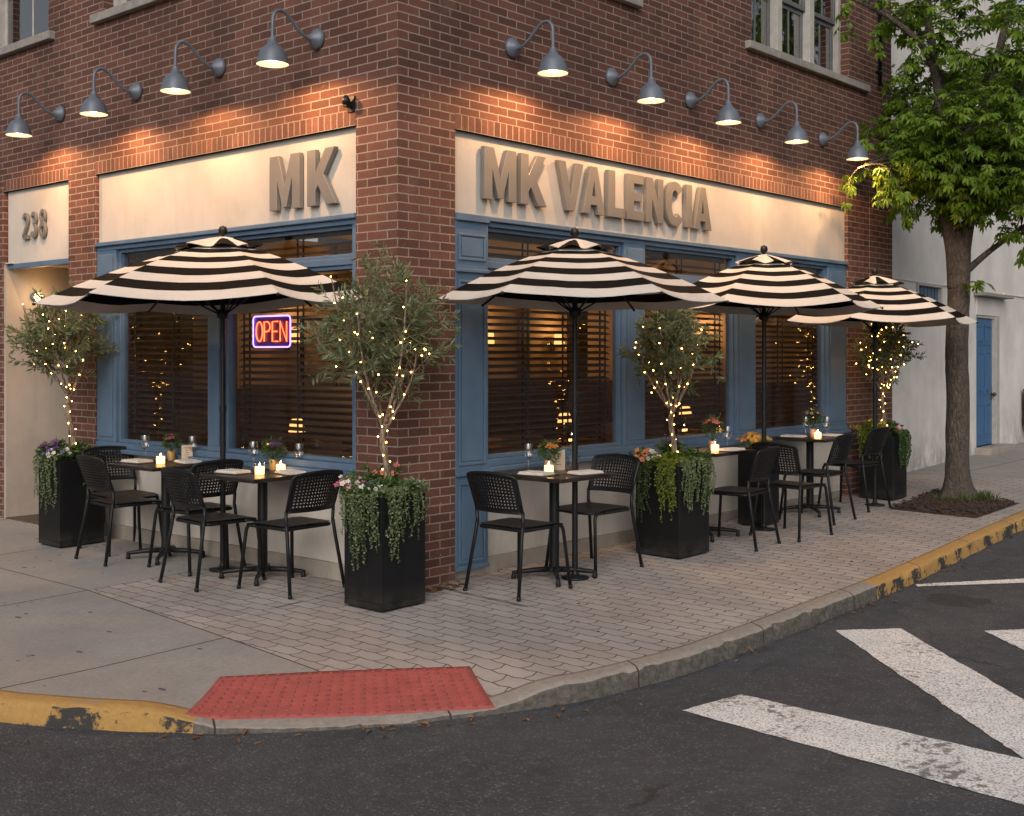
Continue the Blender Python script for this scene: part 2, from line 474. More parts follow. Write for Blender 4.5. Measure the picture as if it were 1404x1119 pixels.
def planter_mat():
    m = NT('black_planter')
    P = m.obj()
    z = m.n('SeparateXYZ', Vector=P).outputs[2]
    n1 = m.noise(P, 9., 6, .7); n2 = m.noise(m.n('VectorMath', {'operation': 'MULTIPLY'}, i0=P, i1=(22., 22., 2.5)).outputs[0], 1., 5, .7)
    low = m.n('MapRange', i0=z, i1=.16, i2=.0, i3=0., i4=1.).outputs[0]
    d = m.math('MULTIPLY', low, m.ramp(n1, [(.35, 0.), (.7, 1.)]))
    d = m.math('MAXIMUM', m.math('MULTIPLY', d, .55), m.math('MULTIPLY', m.ramp(n2, [(.60, 0.), (.78, 1.)]), .16))
    sc_ = m.math('MULTIPLY', m.ramp(m.noise(P, 55., 4, .8), [(.70, 0.), (.74, 1.)]), .35)
    c = m.mix(d, (.0058, .006, .0068), (.075, .066, .058))
    c = m.mix(sc_, c, (.06, .06, .06))
    m.bsdf(c, m.math('MULTIPLY_ADD', n1, .3, .32), 0., m.bump(n1, .08, .01), Specular_IOR_Level=.3)
    return m.mat
M['planter'] = planter_mat()
M['soil'] = simple('soil', (.03, .02, .014), .95, var=.5, scale=40, bump=.8)
M['mulch'] = simple('mulch', (.052, .030, .021), .95, var=.65, scale=45, bump=1., bscale=70)
def canvas(name, col):
    m = NT(name)
    P = m.obj()
    n1 = m.noise(P, 3.5, 5, .6); n2 = m.noise(P, 14., 4)
    weave = m.noise(m.n('VectorMath', {'operation': 'MULTIPLY'}, i0=P, i1=(900., 900., 300.)).outputs[0], 1., 1)
    c = m.mix(m.ramp(n1, [(.35, 0.), (.7, 1.)]), [q*.86 for q in col], col)
    c = m.mix(m.math('MULTIPLY', m.ramp(n2, [(.58, 0.), (.75, 1.)]), .18), c, [q*.6 for q in col])
    h = m.math('ADD', m.math('MULTIPLY', n1, 1.), m.math('ADD', m.math('MULTIPLY', n2, .35), m.math('MULTIPLY', weave, .04)))
    pr = m.n('BsdfPrincipled', Base_Color=c, Roughness=.95, Normal=m.bump(h, .5, .03))
    pr.inputs['Specular IOR Level'].default_value = .1
    t = m.n('BsdfTranslucent', Color=c)
    m.link(m.n('MixShader', i0=.16, i1=pr.outputs[0], i2=t.outputs[0]).outputs[0])
    return m.mat
M['cw'] = canvas('canopy_white', (.62, .595, .565))
M['cb'] = canvas('canopy_black', (.008, .0078, .0084))
M['olive'] = leaf_mat('olive_leaf', (.052, .080, .030), (.125, .165, .068), .28, .42, (.17, .20, .115))
M['olive_bark'] = bark_mat('olive_bark', (.20, .145, .10), (.34, .26, .19), (60, 60, 14), .4)
M['bark'] = bark_mat('street_tree_bark', (.055, .041, .032), (.125, .100, .080), (34, 34, 15), 1., .35)
M['leaf'] = leaf_mat('maple_leaf', (.075, .165, .012), (.225, .325, .030), .45, .45)
M['trail'] = leaf_mat('trailing_leaf', (.10, .14, .05), (.21, .25, .12), .25)
M['lime'] = leaf_mat('lime_leaf', (.11, .15, .015), (.24, .27, .03), .3)
M['green'] = leaf_mat('green_leaf', (.030, .065, .016), (.08, .14, .035), .25)
M['stemg'] = simple('green_stem', (.05, .07, .03), .7)
for nm, c in dict(pink=(.62, .14, .22), white=(.75, .70, .66), violet=(.14, .10, .34), purple=(.16, .06, .17), coral=(.75, .22, .18), orange=(.75, .28, .08), yellow=(.75, .45, .04), red=(.55, .04, .06), blush=(.7, .42, .38)).items():
    M[nm] = leaf_mat('petal_'+nm, [q*.8 for q in c], c, .3)
M['wire'] = simple('string_light_wire', (.03, .025, .015), .7)
M['fairy'] = emit('fairy_bulb', (1., .52, .12), 30.)
M['wax'] = emit('candle_glow', (1., .52, .16), 3.6)
M['flame'] = emit('flame', (1., .7, .3), 30.)
M['linen'] = simple('linen', (.68, .62, .55), .95, var=.05, bump=.2)
M['card'] = simple('menu_card', (.50, .40, .30), .85, var=.05)
M['ink'] = simple('menu_ink', (.10, .07, .05), .9)
M['pot'] = simple('brass_pot', (.52, .33, .13), .45, .3)
M['potc'] = simple('clay_pot', (.50, .33, .22), .8)
M['neon_r'] = emit('neon_red', (1., .10, .03), 4.2)
M['neon_b'] = emit('neon_blue', (.30, .18, 1.), 4.)
M['neon_back'] = simple('neon_backing', (.10, .04, .14), .35)
M['amber'] = simple('amber_plaster', (.40, .29, .185), .9, var=.3, scale=1.4)
M['dwood'] = simple('dark_interior_wood', (.085, .046, .025), .5, var=.5)
M['ceil'] = simple('ceiling_plaster', (.42, .33, .23), .9)
M['ifloor'] = simple('interior_floor', (.06, .035, .02), .4, var=.3)
M['shade'] = emit('lit_lamp_shade', (1., .50, .15), 1.3)
M['upholst'] = simple('tan_upholstery', (.30, .16, .07), .8)
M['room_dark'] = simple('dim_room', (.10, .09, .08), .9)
M['curtain'] = simple('grey_curtain', (.25, .25, .25), .9)
M['picture'] = simple('picture_print', (.22, .17, .12), .7, var=.6, scale=9)
M['asphalt'] = asphalt(); M['paint'] = paint_line(); M['paving'] = paving()
M['kerb'] = kerb_mat('kerb_stone', False); M['ykerb'] = kerb_mat('kerb_yellow', True)
M['tactile'] = tactile()
M['dry'] = leaf_mat('dry_leaf', (.12, .055, .022), (.30, .16, .07), .2, .8)
M['entry_floor'] = simple('entry_mat', (.075, .052, .040), .9, var=.2, bump=.3)
M['grass'] = leaf_mat('tuft_grass', (.04, .07, .015), (.09, .13, .03), .3)
M['metal'] = simple('brass_knob', (.12, .10, .08), .4, .8)

# ------------------------------------------------------------------- ground
RM = Vector((-1.40, -1.10)); RU = Vector((-.555, -.832)).normalized(); RL = Vector((-RU.y, RU.x))
def clamp(v, a=0., b=1.): return max(a, min(b, v))
def g(x, y):
    """height of the pavement"""
    if x > 0 and y > 0: D = 0.
    elif x > 0: D = -y
    elif y > 0: D = -x
    else: D = math.hypot(x, y)
    z = .048*(1-clamp(D/2.2)) + .0092*clamp(x, 0, 30)
    p = Vector((x, y))-RM
    t = p.dot(RU); s = abs(p.dot(RL))
    fall = clamp((1.02-s)/.40)
    fall = fall*fall*(3-2*fall)
    z -= .085*clamp(t/.62)*fall
    return z
def road(x): return -.1 + .0092*clamp(x, 0, 30)

KB = [(45., -.5), (20., -1.0), (12., -1.5), (6.12, -1.93), (4.13, -2.09), (3.02, -2.18), (2.2, -2.215), (1.33, -2.235), (.6, -2.245), (.05, -2.235), (-.6, -2.15), (-.95, -2.04), (-1.25, -1.90),
      (-1.70, -1.65), (-2.12, -1.31), (-2.36, -1.03), (-2.59, -.69), (-2.74, -.42), (-2.86, -.15), (-3.05, .5), (-3.18, 1.6), (-3.25, 4.), (-3.3, 12.), (-3.3, 45.)]
def resample(P, step):
    sp = smooth_path([(a, b, 0) for a, b in P], 8)
    out = [sp[0]]
    acc = 0
    for a, b in zip(sp, sp[1:]):
        L = (b-a).length; st = step if max(abs(a.x), abs(a.y)) < 9 else step*6
        d = st-acc
        while d <= L:
            out.append(a.lerp(b, d/L)); d += st
        acc = L-(d-st)
    out.append(sp[-1])
    return [Vector((p.x, p.y)) for p in out]
KP = resample(KB, .03)
KN = []
for i in range(len(KP)):
    t = (KP[min(i+1, len(KP)-1)]-KP[max(i-1, 0)]).normalized()
    KN.append(Vector((t.y, -t.x)))      # inward (towards the building)
KN = [n if n.dot(Vector((1.5, 1.5))-p) > 0 else -n for n, p in zip(KN, KP)]

def kerb(i0, i1, name, mat, label):
    mb = MB()
    W = .14
    secs = []
    for i in range(i0, i1):
        p, n = KP[i], KN[i]
        rz = road(p.x)
        zt = max(g(p.x+n.x*.03, p.y+n.y*.03), rz+.012)
        hh = zt-rz
        prof = [(0., -.05), (.0, hh*.05), (.004, hh*.3), (.006, hh*.55), (.008, hh*.76), (.013, hh*.90), (.026, hh*.985), (.05, None), (.08, None), (.115, None), (W, None), (W+.005, -.05)]
        sec = []
        for q, (o, z) in enumerate(prof):
            x, y = p.x+n.x*o, p.y+n.y*o
            zz = rz+z if z is not None else g(x, y)+.004
            if 0 < q < 10:
                nv_ = Vector((x*9, y*9, zz*9)); n2 = Vector((x*34, y*34, zz*34+5))
                dn = .007*noise.noise(nv_)+.0075*noise.noise(n2)
                chip = max(0., noise.noise(Vector((x*15, y*15, 9)))-.18)*.05 if q in (4, 5, 6) else 0.
                amp = 1. if q < 7 else .25
                x += n.x*(dn*amp+chip); y += n.y*(dn*amp+chip); zz += dn*.35*amp-chip*.35
            sec.append((x, y, zz))
        secs.append(sec)
    k = 12
    vs = [v for s in secs for v in s]
    fs = [(a*k+j, a*k+j+1, (a+1)*k+j+1, (a+1)*k+j) for a in range(len(secs)-1) for j in range(k-1)]
    mb.add(vs, fs, 0, True)
    o = mb.build(name, mat, recalc=True)
    return tag(o, kind='structure')

ia = next(i for i, p in enumerate(KP) if p.x < 2.55)
ib = next(i for i, p in enumerate(KP) if p.x < -2.30)
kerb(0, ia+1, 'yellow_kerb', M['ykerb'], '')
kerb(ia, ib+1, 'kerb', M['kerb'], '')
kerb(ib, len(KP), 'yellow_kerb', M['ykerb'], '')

mb = MB()
rows = 30
for i, (p, n) in enumerate(zip(KP, KN)):
    a = p+n*.135
    if a.x > 8.2: b = Vector((a.x, 3.))
    elif a.x > .3: b = Vector((a.x, .35))
    elif a.y > .3: b = Vector((.35, a.y))
    else: b = Vector((.35, .35))
    for r in range(rows+1):
        t = r/rows
        q = a.lerp(b, t)
        mb.v.append((q.x, q.y, g(q.x, q.y)))
k = rows+1
for i in range(len(KP)-1):
    for r in range(rows):
        mb.f.append([i*k+r, (i+1)*k+r, (i+1)*k+r+1, i*k+r+1]); mb.m.append(0); mb.sm.append(True)
tag(mb.build('pavement', M['paving'], recalc=True), kind='structure')

mb = MB()
xs = [-150, -12, -4, 0, 4, 10, 30, 200]
ys = [-150, -10, -3, 3, 30, 200]
for y in ys:
    for x in xs: mb.v.append((x, y, road(x)))
for j in range(len(ys)-1):
    for i in range(len(xs)-1):
        a = j*len(xs)+i
        mb.f.append([a, a+1, a+len(xs)+1, a+len(xs)]); mb.m.append(0); mb.sm.append(False)
tag(mb.build('road', M['asphalt']), kind='structure')

def marking(poly):
    m_ = MB()
    bm = bmesh.new()
    pts = []
    for i in range(len(poly)):
        a, b = Vector(poly[i]), Vector(poly[(i+1) % len(poly)])
        k_ = max(1, int((b-a).length/.022)); nn_ = Vector((a.y-b.y, b.x-a.x)).normalized()
        for j in range(k_):
            q = a.lerp(b, j/k_)
            o = .0055*noise.noise(Vector((q.x*30, q.y*30, 0)))+.010*noise.noise(Vector((q.x*7, q.y*7, 4)))
            if j: q = q+nn_*(o+max(0, noise.noise(Vector((q.x*16, q.y*16, 8)))-.35)*.06)
            pts.append(q)
    f = bm.faces.new([bm.verts.new((x, y, road(x)+.004)) for x, y in pts])
    bmesh.ops.triangulate(bm, faces=[f])
    bm.verts.index_update()
    m_.add([v.co[:] for v in bm.verts], [[v.index for v in q.verts] for q in bm.faces])
    bm.free()
    o = m_.build('road_marking', M['paint'], recalc=True)
    tag(o, kind='structure')
marking([(-.526, -2.59), (-.095, -2.66), (-.148, -4.075), (-.20, -6.5), (-.75, -6.5), (-.69, -4.27)])
marking([(1.494, -2.40), (1.804, -2.69), (.747, -3.79), (-.11, -4.62), (-.14, -4.086)])
marking([(2.074, -3.114), (2.52, -3.48), (.9, -5.3), (-.1, -6.2), (-.1, -5.45)])
marking([(3.211, -2.191), (3.135, -2.24), (3.776, -2.79), (5.2, -4.0), (5.3, -3.91), (3.922, -2.72)])

# red tactile paving on the kerb ramp
def gpt(x, y, d=0.): return (x, y, g(x, y)+d)
TL, TR, BR, BL = (-1.895, -.715), (-.90, -1.515), (-1.16, -1.925), (-2.30, -1.015)
mb = MB()
nu, nv = 34, 12
def bil(u, v):
    a = Vector(TL).lerp(Vector(TR), u); b = Vector(BL).lerp(Vector(BR), u)
    b = b + Vector((RU.x, RU.y))*(.035*math.sin(pi*u))
    return a.lerp(b, v)
for j in range(nv+1):
    for i in range(nu+1):
        q = bil(i/nu, j/nv); mb.v.append((q.x, q.y, g(q.x, q.y)+.007))
for j in range(nv):
    for i in range(nu):
        a = j*(nu+1)+i
        mb.f.append([a, a+1, a+nu+2, a+nu+1]); mb.m.append(0); mb.sm.append(True)
ring = [(i, 0) for i in range(nu)]+[(nu, j) for j in range(nv)]+[(nu-i, nv) for i in range(nu)]+[(0, nv-j) for j in range(nv)]
b0 = len(mb.v)
for i, j in ring:
    p = mb.v[j*(nu+1)+i]; mb.v.append((p[0], p[1], p[2]-.03))
for a in range(len(ring)):
    b = (a+1) % len(ring)
    mb.f.append([ring[a][1]*(nu+1)+ring[a][0], b0+a, b0+b, ring[b][1]*(nu+1)+ring[b][0]]); mb.m.append(0); mb.sm.append(False)
tac = mb.build('tactile_paving', M['tactile'], recalc=True)
tag(tac, 'red tactile paving mat set on the corner kerb ramp', 'tactile paving')
mb = MB()
for j in range(10):
    for i in range(24):
        q = bil((i+.5)/24, (j+.5)/10)
        mb.lathe([(.0125, 0.), (.0110, .0045), (.0065, .006), (.0005, .0063)], 8, (q.x, q.y, g(q.x, q.y)+.0069))
o = mb.build('truncated_domes', simple('darker_dome', (.27, .060, .054), .8, var=.3, scale=9), tac)  # domes coloured a darker red than the mat

# ----------------------------------------------------------- brick building
bld = empty('brick_building', (0, 0, 0), 0, 'red brick corner building with blue framed restaurant windows on both street fronts', 'building')
def cells(u0, u1, z0, z1, holes):
    us = sorted({u0, u1, *[h[0] for h in holes], *[h[1] for h in holes]})
    zs = sorted({z0, z1, *[h[2] for h in holes], *[h[3] for h in holes]})
    for a, b in zip(us, us[1:]):
        for c, d in zip(zs, zs[1:]):
            m_ = ((a+b)/2, (c+d)/2)
            if not any(h[0] < m_[0] < h[1] and h[2] < m_[1] < h[3] for h in holes):
                yield a, b, c, d
ZT = 7.4
WZ0, WZ1 = 4.61, 6.45
holesR = [(1.35, 2.62, WZ0, WZ1), (4.60, 6.66, WZ0, WZ1)]
holesL = [(2.55, 3.74, WZ0, WZ1), (4.70, 5.95, WZ0, WZ1), (7.0, 8.2, WZ0, WZ1)]
mb = MB()
T = .32
for a, b, c, d in cells(T, 7.73, 3.222, ZT, holesR): mb.box(a, b, 0, T, c, d)
for a, b, c, d in cells(0, 11., 3.222, ZT, holesL): mb.box(0, T, a, b, c, d)
mb.box(7.41, 7.73, T, 9., 3.222, ZT)
# piers
mb.box(0, .55, 0, .417, -.1, 3.222)
mb.box(6.62, 7.73, 0, .42, -.1, 3.222)
mb.box(0, .4, 3.863, 4.332, -.1, 3.222)
mb.box(0, .4, 5.60, 11., -.1, 3.222)
mb.box(7.41, 7.73, .42, 9., -.1, 3.222)
mb.build('wall', M['brick'], bld)
mb = MB(); mb.box(7.15, 7.7305, -.012, .25, -.05, 3.9); mb.build('buttress', M['brick'], bld)
mb = MB()
mb.box(.553, 6.62, -.004, .045, 3.222, 3.335, 0); mb.box(-.004, .045, .42, 3.863, 3.222, 3.335); mb.box(-.004, .045, 4.332, 5.56, 3.222, 3.335)
mb.build('soldier_course', M['soldier'], bld)
mb = MB(); mb.box(-.06, 7.79, -.06, .4, ZT, ZT+.12, 0, .01); mb.box(-.06, .4, .4, 11., ZT, ZT+.12, 0, .01)
mb.box(.4, 7.73, .4, 11., ZT-.3, ZT-.1)
mb.build('roof', M['stone'], bld)
# fascia panels, sub-window walls, plinths
mb = MB()
mb.box(.55, 6.62, .036, .2, 2.640, 3.222); mb.box(.036, .2, .417, 3.863, 2.625, 3.222)
mb.build('fascia', M['fascia'], bld)
mb = MB(); mb.box(.036, .2, 4.332, 5.56, 2.52, 3.222); mb.box(.0, .2, 5.44, 5.559, 2.52, 2.53)
mb.build('entry_fascia', M['fascia'], bld)
mb = MB(); mb.box(.892, 6.62, .09, .25, -.05, .80); mb.box(.09, .25, .417, 3.863, -.05, .80)
mb.build('apron_wall', M['stucco'], bld)
mb = MB(); mb.box(.553, 6.618, .062, .09, -.05, .17, 0, .006); mb.box(.062, .09, .42, 3.86, -.05, .165, 0, .006)
mb.build('plinth', M['plinth'], bld)

def fbox(mb, side, u0, u1, d0, d1, z0, z1, ch=.004):
    """box on a front: u along the front, d depth behind the front plane"""
    if side == 'R': mb.box(u0, u1, d0, d1, z0, z1, 0, ch)
    else: mb.box(d0, d1, u0, u1, z0, z1, 0, ch)

def shop_front(side, u0, u1, wins, jambs, zsill=.80, zhead=2.64, ztr=2.27):
    fr = MB()
    fbox(fr, side, u0, u1, -.016, .12, zhead-.036, zhead, .006)           # cornice
    fbox(fr, side, u0, u1, .012, .12, zhead-.072, zhead-.037)
    fbox(fr, side, u0, u1, -.045, .12, zsill, zsill+.035, .006)           # sill
    fbox(fr, side, u0, u1, .0, .12, zsill+.036, zsill+.085)
    for a, b in jambs:
        fbox(fr, side, a, b, .012, .14, zsill+.086, zhead-.073)
        if b-a > .16:
            fbox(fr, side, a+.04, b-.04, .004, .0119, zsill+.13, zhead-.11, .003)
    f = fr.build('shopfront_frame', M['blue'], bld)
    for a, b in wins:
        w = MB()
        fbox(w, side, a, b, .03, .12, ztr, ztr+.05)
        for z0, z1 in ((zsill+.086, ztr-.001), (ztr+.051, zhead-.073)):
            t = .028
            fbox(w, side, a, a+t, .045, .115, z0, z1, .003); fbox(w, side, b-t, b, .045, .115, z0, z1, .003)
            fbox(w, side, a+t, b-t, .045, .115, z0, z0+t, .003); fbox(w, side, a+t, b-t, .045, .115, z1-t, z1, .003)
        wo = w.build('shop_window', M['blue'], bld)
        pn = MB()
        for z0, z1 in ((zsill+.086+.028, ztr-.029), (ztr+.079, zhead-.101)):
            fbox(pn, side, a+.026, b-.026, .082, .088, z0-.002, z1+.002, 0)
        pn.build('pane', M['glass'], wo)

RW = [(.905, 2.575), (2.865, 4.36), (4.70, 6.20)]
LW = [(.47, 1.99), (2.19, 3.555)]
shop_front('R', .892, 6.62, RW, [(.892, .905), (2.575, 2.865), (4.36, 4.70), (6.20, 6.62)])
shop_front('L', .417, 3.863, LW, [(.417, .47), (1.99, 2.19), (3.555, 3.863)], zhead=2.62)
# full height panelled post beside the corner pier
mb = MB()
X0, X1 = .552, .891
mb.box(X0, X1, .0, .14, .12, 2.585, 0, .004)
for z0, z1 in ((.17, .74), (.86, 2.17), (2.31, 2.50)):
    mb.box(X0+.03, X1-.03, -.010, -.0005, z0, z0+.018, 0, .003); mb.box(X0+.03, X1-.03, -.010, -.0005, z1-.018, z1, 0, .003)
    mb.box(X0+.03, X0+.048, -.010, -.0005, z0+.018, z1-.018, 0, .003); mb.box(X1-.048, X1-.03, -.010, -.0005, z0+.018, z1-.018, 0, .003)
    mb.box(X0+.06, X1-.06, -.006, -.0005, z0+.03, z1-.03, 0, .003)
mb.box(X0, X1, -.02, -.0005, .785, .815, 0, .004); mb.box(X0, X1, -.02, -.0005, 2.225, 2.25, 0, .004)
mb.box(X0, X1, -.022, .14, 2.586, 2.64, 0, .006)
mb.box(X0, X1, -.016, -.0005, .121, .15, 0, .003)
mb.build('panelled_post', M['blue'], bld)

# upper windows
def sash_window(side, u0, u1, units, z0=WZ0, z1=WZ1):
    fr = MB()
    d0, d1 = .10, .20
    fbox(fr, side, u0, u0+.06, d0, d1, z0, z1); fbox(fr, side, u1-.06, u1, d0, d1, z0, z1); fbox(fr, side, u0+.06, u1-.06, d0, d1, z1-.07, z1)
    fbox(fr, side, u0+.06, u1-.06, d0, d1, z0, z0+.03)
    n = units
    w = (u1-u0-.12-(n-1)*.10)/n
    for i in range(1, n):
        a = u0+.06+i*w+(i-1)*.10
        fbox(fr, side, a, a+.10, d0-.02, d1, z0+.03, z1-.07)
    f = fr.build('window', M['trim'], bld)
    sa = MB(); pn = MB()
    zm = z0+.03+(z1-z0-.10)*.33
    for i in range(n):
        a = u0+.06+i*(w+.10); b = a+w
        for k, (c, d) in enumerate(((z0+.03, zm), (zm, z1-.07))):
            o = .13+.03*(1-k)-.0
            t = .045
            fbox(sa, side, a, a+t, o, o+.03, c, d, .003); fbox(sa, side, b-t, b, o, o+.03, c, d, .003)
            fbox(sa, side, a+t, b-t, o, o+.03, c, c+t, .003); fbox(sa, side, a+t, b-t, o, o+.03, d-t, d, .003)
            fbox(sa, side, (a+b)/2-.012, (a+b)/2+.012, o+.005, o+.025, c+t, d-t, .002)
            fbox(pn, side, a+t-.003, b-t+.003, o+.012, o+.016, c+t-.003, d-t+.003, 0)
    sa.build('sash', M['dark_trim'] if side == 'R' else M['trim'], f)
    pn.build('pane', M['upper_glass'], f)
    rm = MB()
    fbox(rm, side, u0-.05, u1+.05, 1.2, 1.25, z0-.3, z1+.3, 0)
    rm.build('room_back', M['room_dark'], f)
    nn = 20
    for (a, b) in ((u0+.05, u0+.05+(u1-u0)*.22), (u1-.05-(u1-u0)*.22, u1-.05)):
        cu = MB()
        for i in range(nn):
            ua, ub = a+(b-a)*i/nn, a+(b-a)*(i+1)/nn
            da, db = .30+.025*math.sin(i*1.9), .30+.025*math.sin((i+1)*1.9)
            q = [(ua, da), (ub, db)]
            pts = [(q[0][0], q[0][1], z0), (q[1][0], q[1][1], z0), (q[1][0], q[1][1], z1), (q[0][0], q[0][1], z1)]
            cu.quad(*[(p[0], p[1], p[2]) if side == 'R' else (p[1], p[0], p[2]) for p in pts], smooth=True)
        cu.build('curtain', M['curtain'], f)
    si = MB(); fbox(si, side, u0-.12, u1+(.40 if u1 > 6 and side == 'R' else .12), -.06, d0, z0-.075, z0, .006)
    if True: si.build('sill', M['stone'], f)
sash_window('R', 1.35, 2.62, 1); sash_window('R', 4.60, 6.66, 3)
sash_window('L', 2.55, 3.74, 1); sash_window('L', 4.70, 5.95, 1); sash_window('L', 7.0, 8.2, 1)

# entrance alcove on the left
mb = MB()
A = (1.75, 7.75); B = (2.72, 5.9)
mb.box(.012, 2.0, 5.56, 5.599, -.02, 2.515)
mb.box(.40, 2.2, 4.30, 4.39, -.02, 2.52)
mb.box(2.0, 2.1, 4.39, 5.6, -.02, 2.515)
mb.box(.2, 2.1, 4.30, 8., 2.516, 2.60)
mb.build('entry_wall', M['shaded_entry_stucco'], bld, recalc=True)
mb = MB(); mb.box(.005, 2.2, 4.335, 5.556, -.05, .058, 0, 0); mb.box(.4, 2.2, 5.556, 7.5, -.05, .058)
mb.build('entry_floor', M['entry_floor'], bld)
mb = MB(); mb.box(.03, .12, 4.335, 5.556, 2.47, 2.519, 0, .005); mb.build('entry_header', M['blue'], bld)
t = empty('entry_light', (.30, 5.559, 2.21), 0, 'small lit globe wall light in the entry alcove below the number panel', 'wall light')
mb = MB(); mb.lathe([(.001, 0), (.045, 0), (.045, .012), (.02, .02), (.018, .05), (.001, .05)], 18); mb.xform(Matrix.Rotation(pi/2, 4, 'X')); mb.build('base', M['lamp'], t)
mb = MB(); mb.ball((0, -.085, 0), .042, 0, 16, 12); mb.build('diffuser', emit('entry_globe', (1., .62, .26), 7.), t)

def point(name, loc, col, w, r=.05, parent=None):
    L = bpy.data.lights.new(name, 'POINT'); L.energy = w; L.color = col; L.shadow_soft_size = r
    o = bpy.data.objects.new(name, L); COL.objects.link(o); o.location = loc
    if parent: o.parent = parent
    return o
point('entry_lamp', (.30, 5.40, 2.21), (1., .55, .22), 1.6, .04)

# interior shell
mb = MB()
mb.box(.42, 7.4, 4.30-.06, 4.30-.002, .05, 2.85); mb.box(7.3, 7.40, .44, 4.2, .05, 2.85)
mb.build('interior_wall', M['amber'], bld)
mb = MB(); mb.box(.26, 7.3, .26, 4.2, .0, .06); mb.build('interior_floor', M['ifloor'], bld)
mb = MB(); mb.box(.21, 7.3, .21, 4.2, 2.90, 2.98); mb.build('interior_ceiling', M['ceil'], bld)
mb = MB()
mb.box(.45, 7.3, 4.19, 4.239, .06, 1.30); mb.box(7.25, 7.299, .5, 4.19, .06, 1.30)
mb.box(.6, 2.6, 3.55, 3.62, .06, 1.15); mb.box(4.5, 6.9, 3.5, 3.57, .06, 1.2); mb.box(.45, 1.15, 4.1, 4.189, 1.3, 2.85); mb.box(4.62, 4.98, 4.12, 4.189, 1.3, 2.85)
for x in (1.6, 3.1, 4.6, 6.1): mb.box(x-.10, x+.10, 4.15, 4.189, 1.30, 2.85)
mb.box(2.9, 3.05, 2.6, 2.75, .06, 2.9); mb.box(5.0, 5.15, 2.4, 2.55, .06, 2.9)
mb.box(2.2, 2.32, 1.6, 1.72, .06, 2.9)
mb.build('wainscot', M['dwood'], bld)

# interior things
def dtable(x, y, label):
    t = empty('dining_table', (x, y, .06), 0, label, 'table', 'dining tables inside the restaurant')
    m_ = MB(); m_.box(-.4, .4, -.4, .4, .70, .74, 0, .006); m_.build('tabletop', M['dwood'], t)
    m_ = MB(); m_.lathe([(.22, 0), (.2, .03), (.04, .05), (.04, .70)], 14); m_.build('pedestal', M['black'], t)
    return t
def ichair(x, y, rz, label):
    t = empty('dining_chair', (x, y, .06), rz, label, 'chair', 'dining chairs inside the restaurant')
    m_ = MB(); m_.box(-.22, .22, -.22, .22, .42, .50, 0, .02); m_.build('seat', M['upholst'], t)
    m_ = MB()
    for i in range(12):
        a, b = -1.2+2.4*i/12, -1.2+2.4*(i+1)/12
        for r0, r1 in ((.25, .25), (.29, .29)):
            m_.quad((-r0*math.cos(a), r0*math.sin(a), .50), (-r0*math.cos(b), r0*math.sin(b), .50), (-r1*math.cos(b), r1*math.sin(b), .90-.06*abs(b)), (-r1*math.cos(a), r1*math.sin(a), .90-.06*abs(a)), smooth=True)
        m_.quad((-.25*math.cos(a), .25*math.sin(a), .90-.06*abs(a)), (-.25*math.cos(b), .25*math.sin(b), .90-.06*abs(b)), (-.29*math.cos(b), .29*math.sin(b), .90-.06*abs(b)), (-.29*math.cos(a), .29*math.sin(a), .90-.06*abs(a)))
    m_.build('backrest', M['upholst'], t)
    for sx in (-.18, .18):
        for sy in (-.18, .18):
            m_ = MB(); m_.tube([(sx, sy, .42), (sx*1.15, sy*1.15, 0)], [.018, .012]); m_.build('leg', M['black'], t)
def tlamp(x, y, z, label):
    t = empty('table_lamp', (x, y, z), 0, label, 'lamp', 'table lamps inside the restaurant')
    m_ = MB(); m_.lathe([(.001, 0), (.05, 0), (.045, .012), (.012, .03), (.010, .16)], 14); m_.build('base', M['metal'], t)
    m_ = MB(); m_.lathe([(.075, .15), (.06, .24), (.045, .265)], 18); m_.build('lamp_shade', M['shade'], t)
def sconce(x, y, z, ax, label):
    t = empty('wall_sconce', (x, y, z), ax, label, 'sconce', 'wall sconces inside the restaurant')
    m_ = MB(); m_.box(-.03, .03, .0, .03, -.06, .06, 0, .004); m_.tube([(0, 0, 0), (0, -.08, 0), (0, -.09, .02)], .007); m_.build('bracket', M['metal'], t)
    m_ = MB(); m_.lathe([(.065, .02), (.055, .17)], 16, (0, -.09, 0)); m_.build('lamp_shade', M['shade'], t)
def frame(x, y, z, w, h, label, rz=0):
    t = empty('framed_picture', (x, y, z), rz, label, 'picture', 'framed pictures inside the restaurant')
    m_ = MB()
    m_.box(-w/2, -w/2+.03, -.03, 0, -h/2, h/2, 0, .003); m_.box(w/2-.03, w/2, -.03, 0, -h/2, h/2, 0, .003)
    m_.box(-w/2+.03, w/2-.03, -.03, 0, -h/2, -h/2+.03, 0, .003); m_.box(-w/2+.03, w/2-.03, -.03, 0, h/2-.03, h/2, 0, .003)
    m_.build('frame', M['black'], t)
    m_ = MB(); m_.box(-w/2+.03, w/2-.03, -.012, -.002, -h/2+.03, h/2-.03); m_.build('print', M['picture'], t)
dtable(3.0, .95, 'inside dining table between the first and middle right-hand windows')
dtable(.95, 1.55, 'inside dining table close behind the red neon sign')
ichair(2.2, .85, 0, 'tan rounded chair inside, left of the table behind the first blue mullion')
ichair(1.05, 1.05, pi/2, 'tan rounded chair inside, nearest the corner of the building')
ichair(5.1, 1.45, 0, 'tan rounded chair inside, left of the farthest window table')
ichair(.95, 2.1, -pi/2, 'tan rounded chair inside, left of the neon sign table')
dtable(1.75, 1.15, 'inside dining table nearest the first right-hand window')
dtable(3.7, 1.5, 'inside dining table behind the middle right-hand window')
dtable(5.7, 1.5, 'inside dining table behind the far right-hand window')
dtable(1.3, 2.7, 'inside dining table behind the left window with dark blinds')
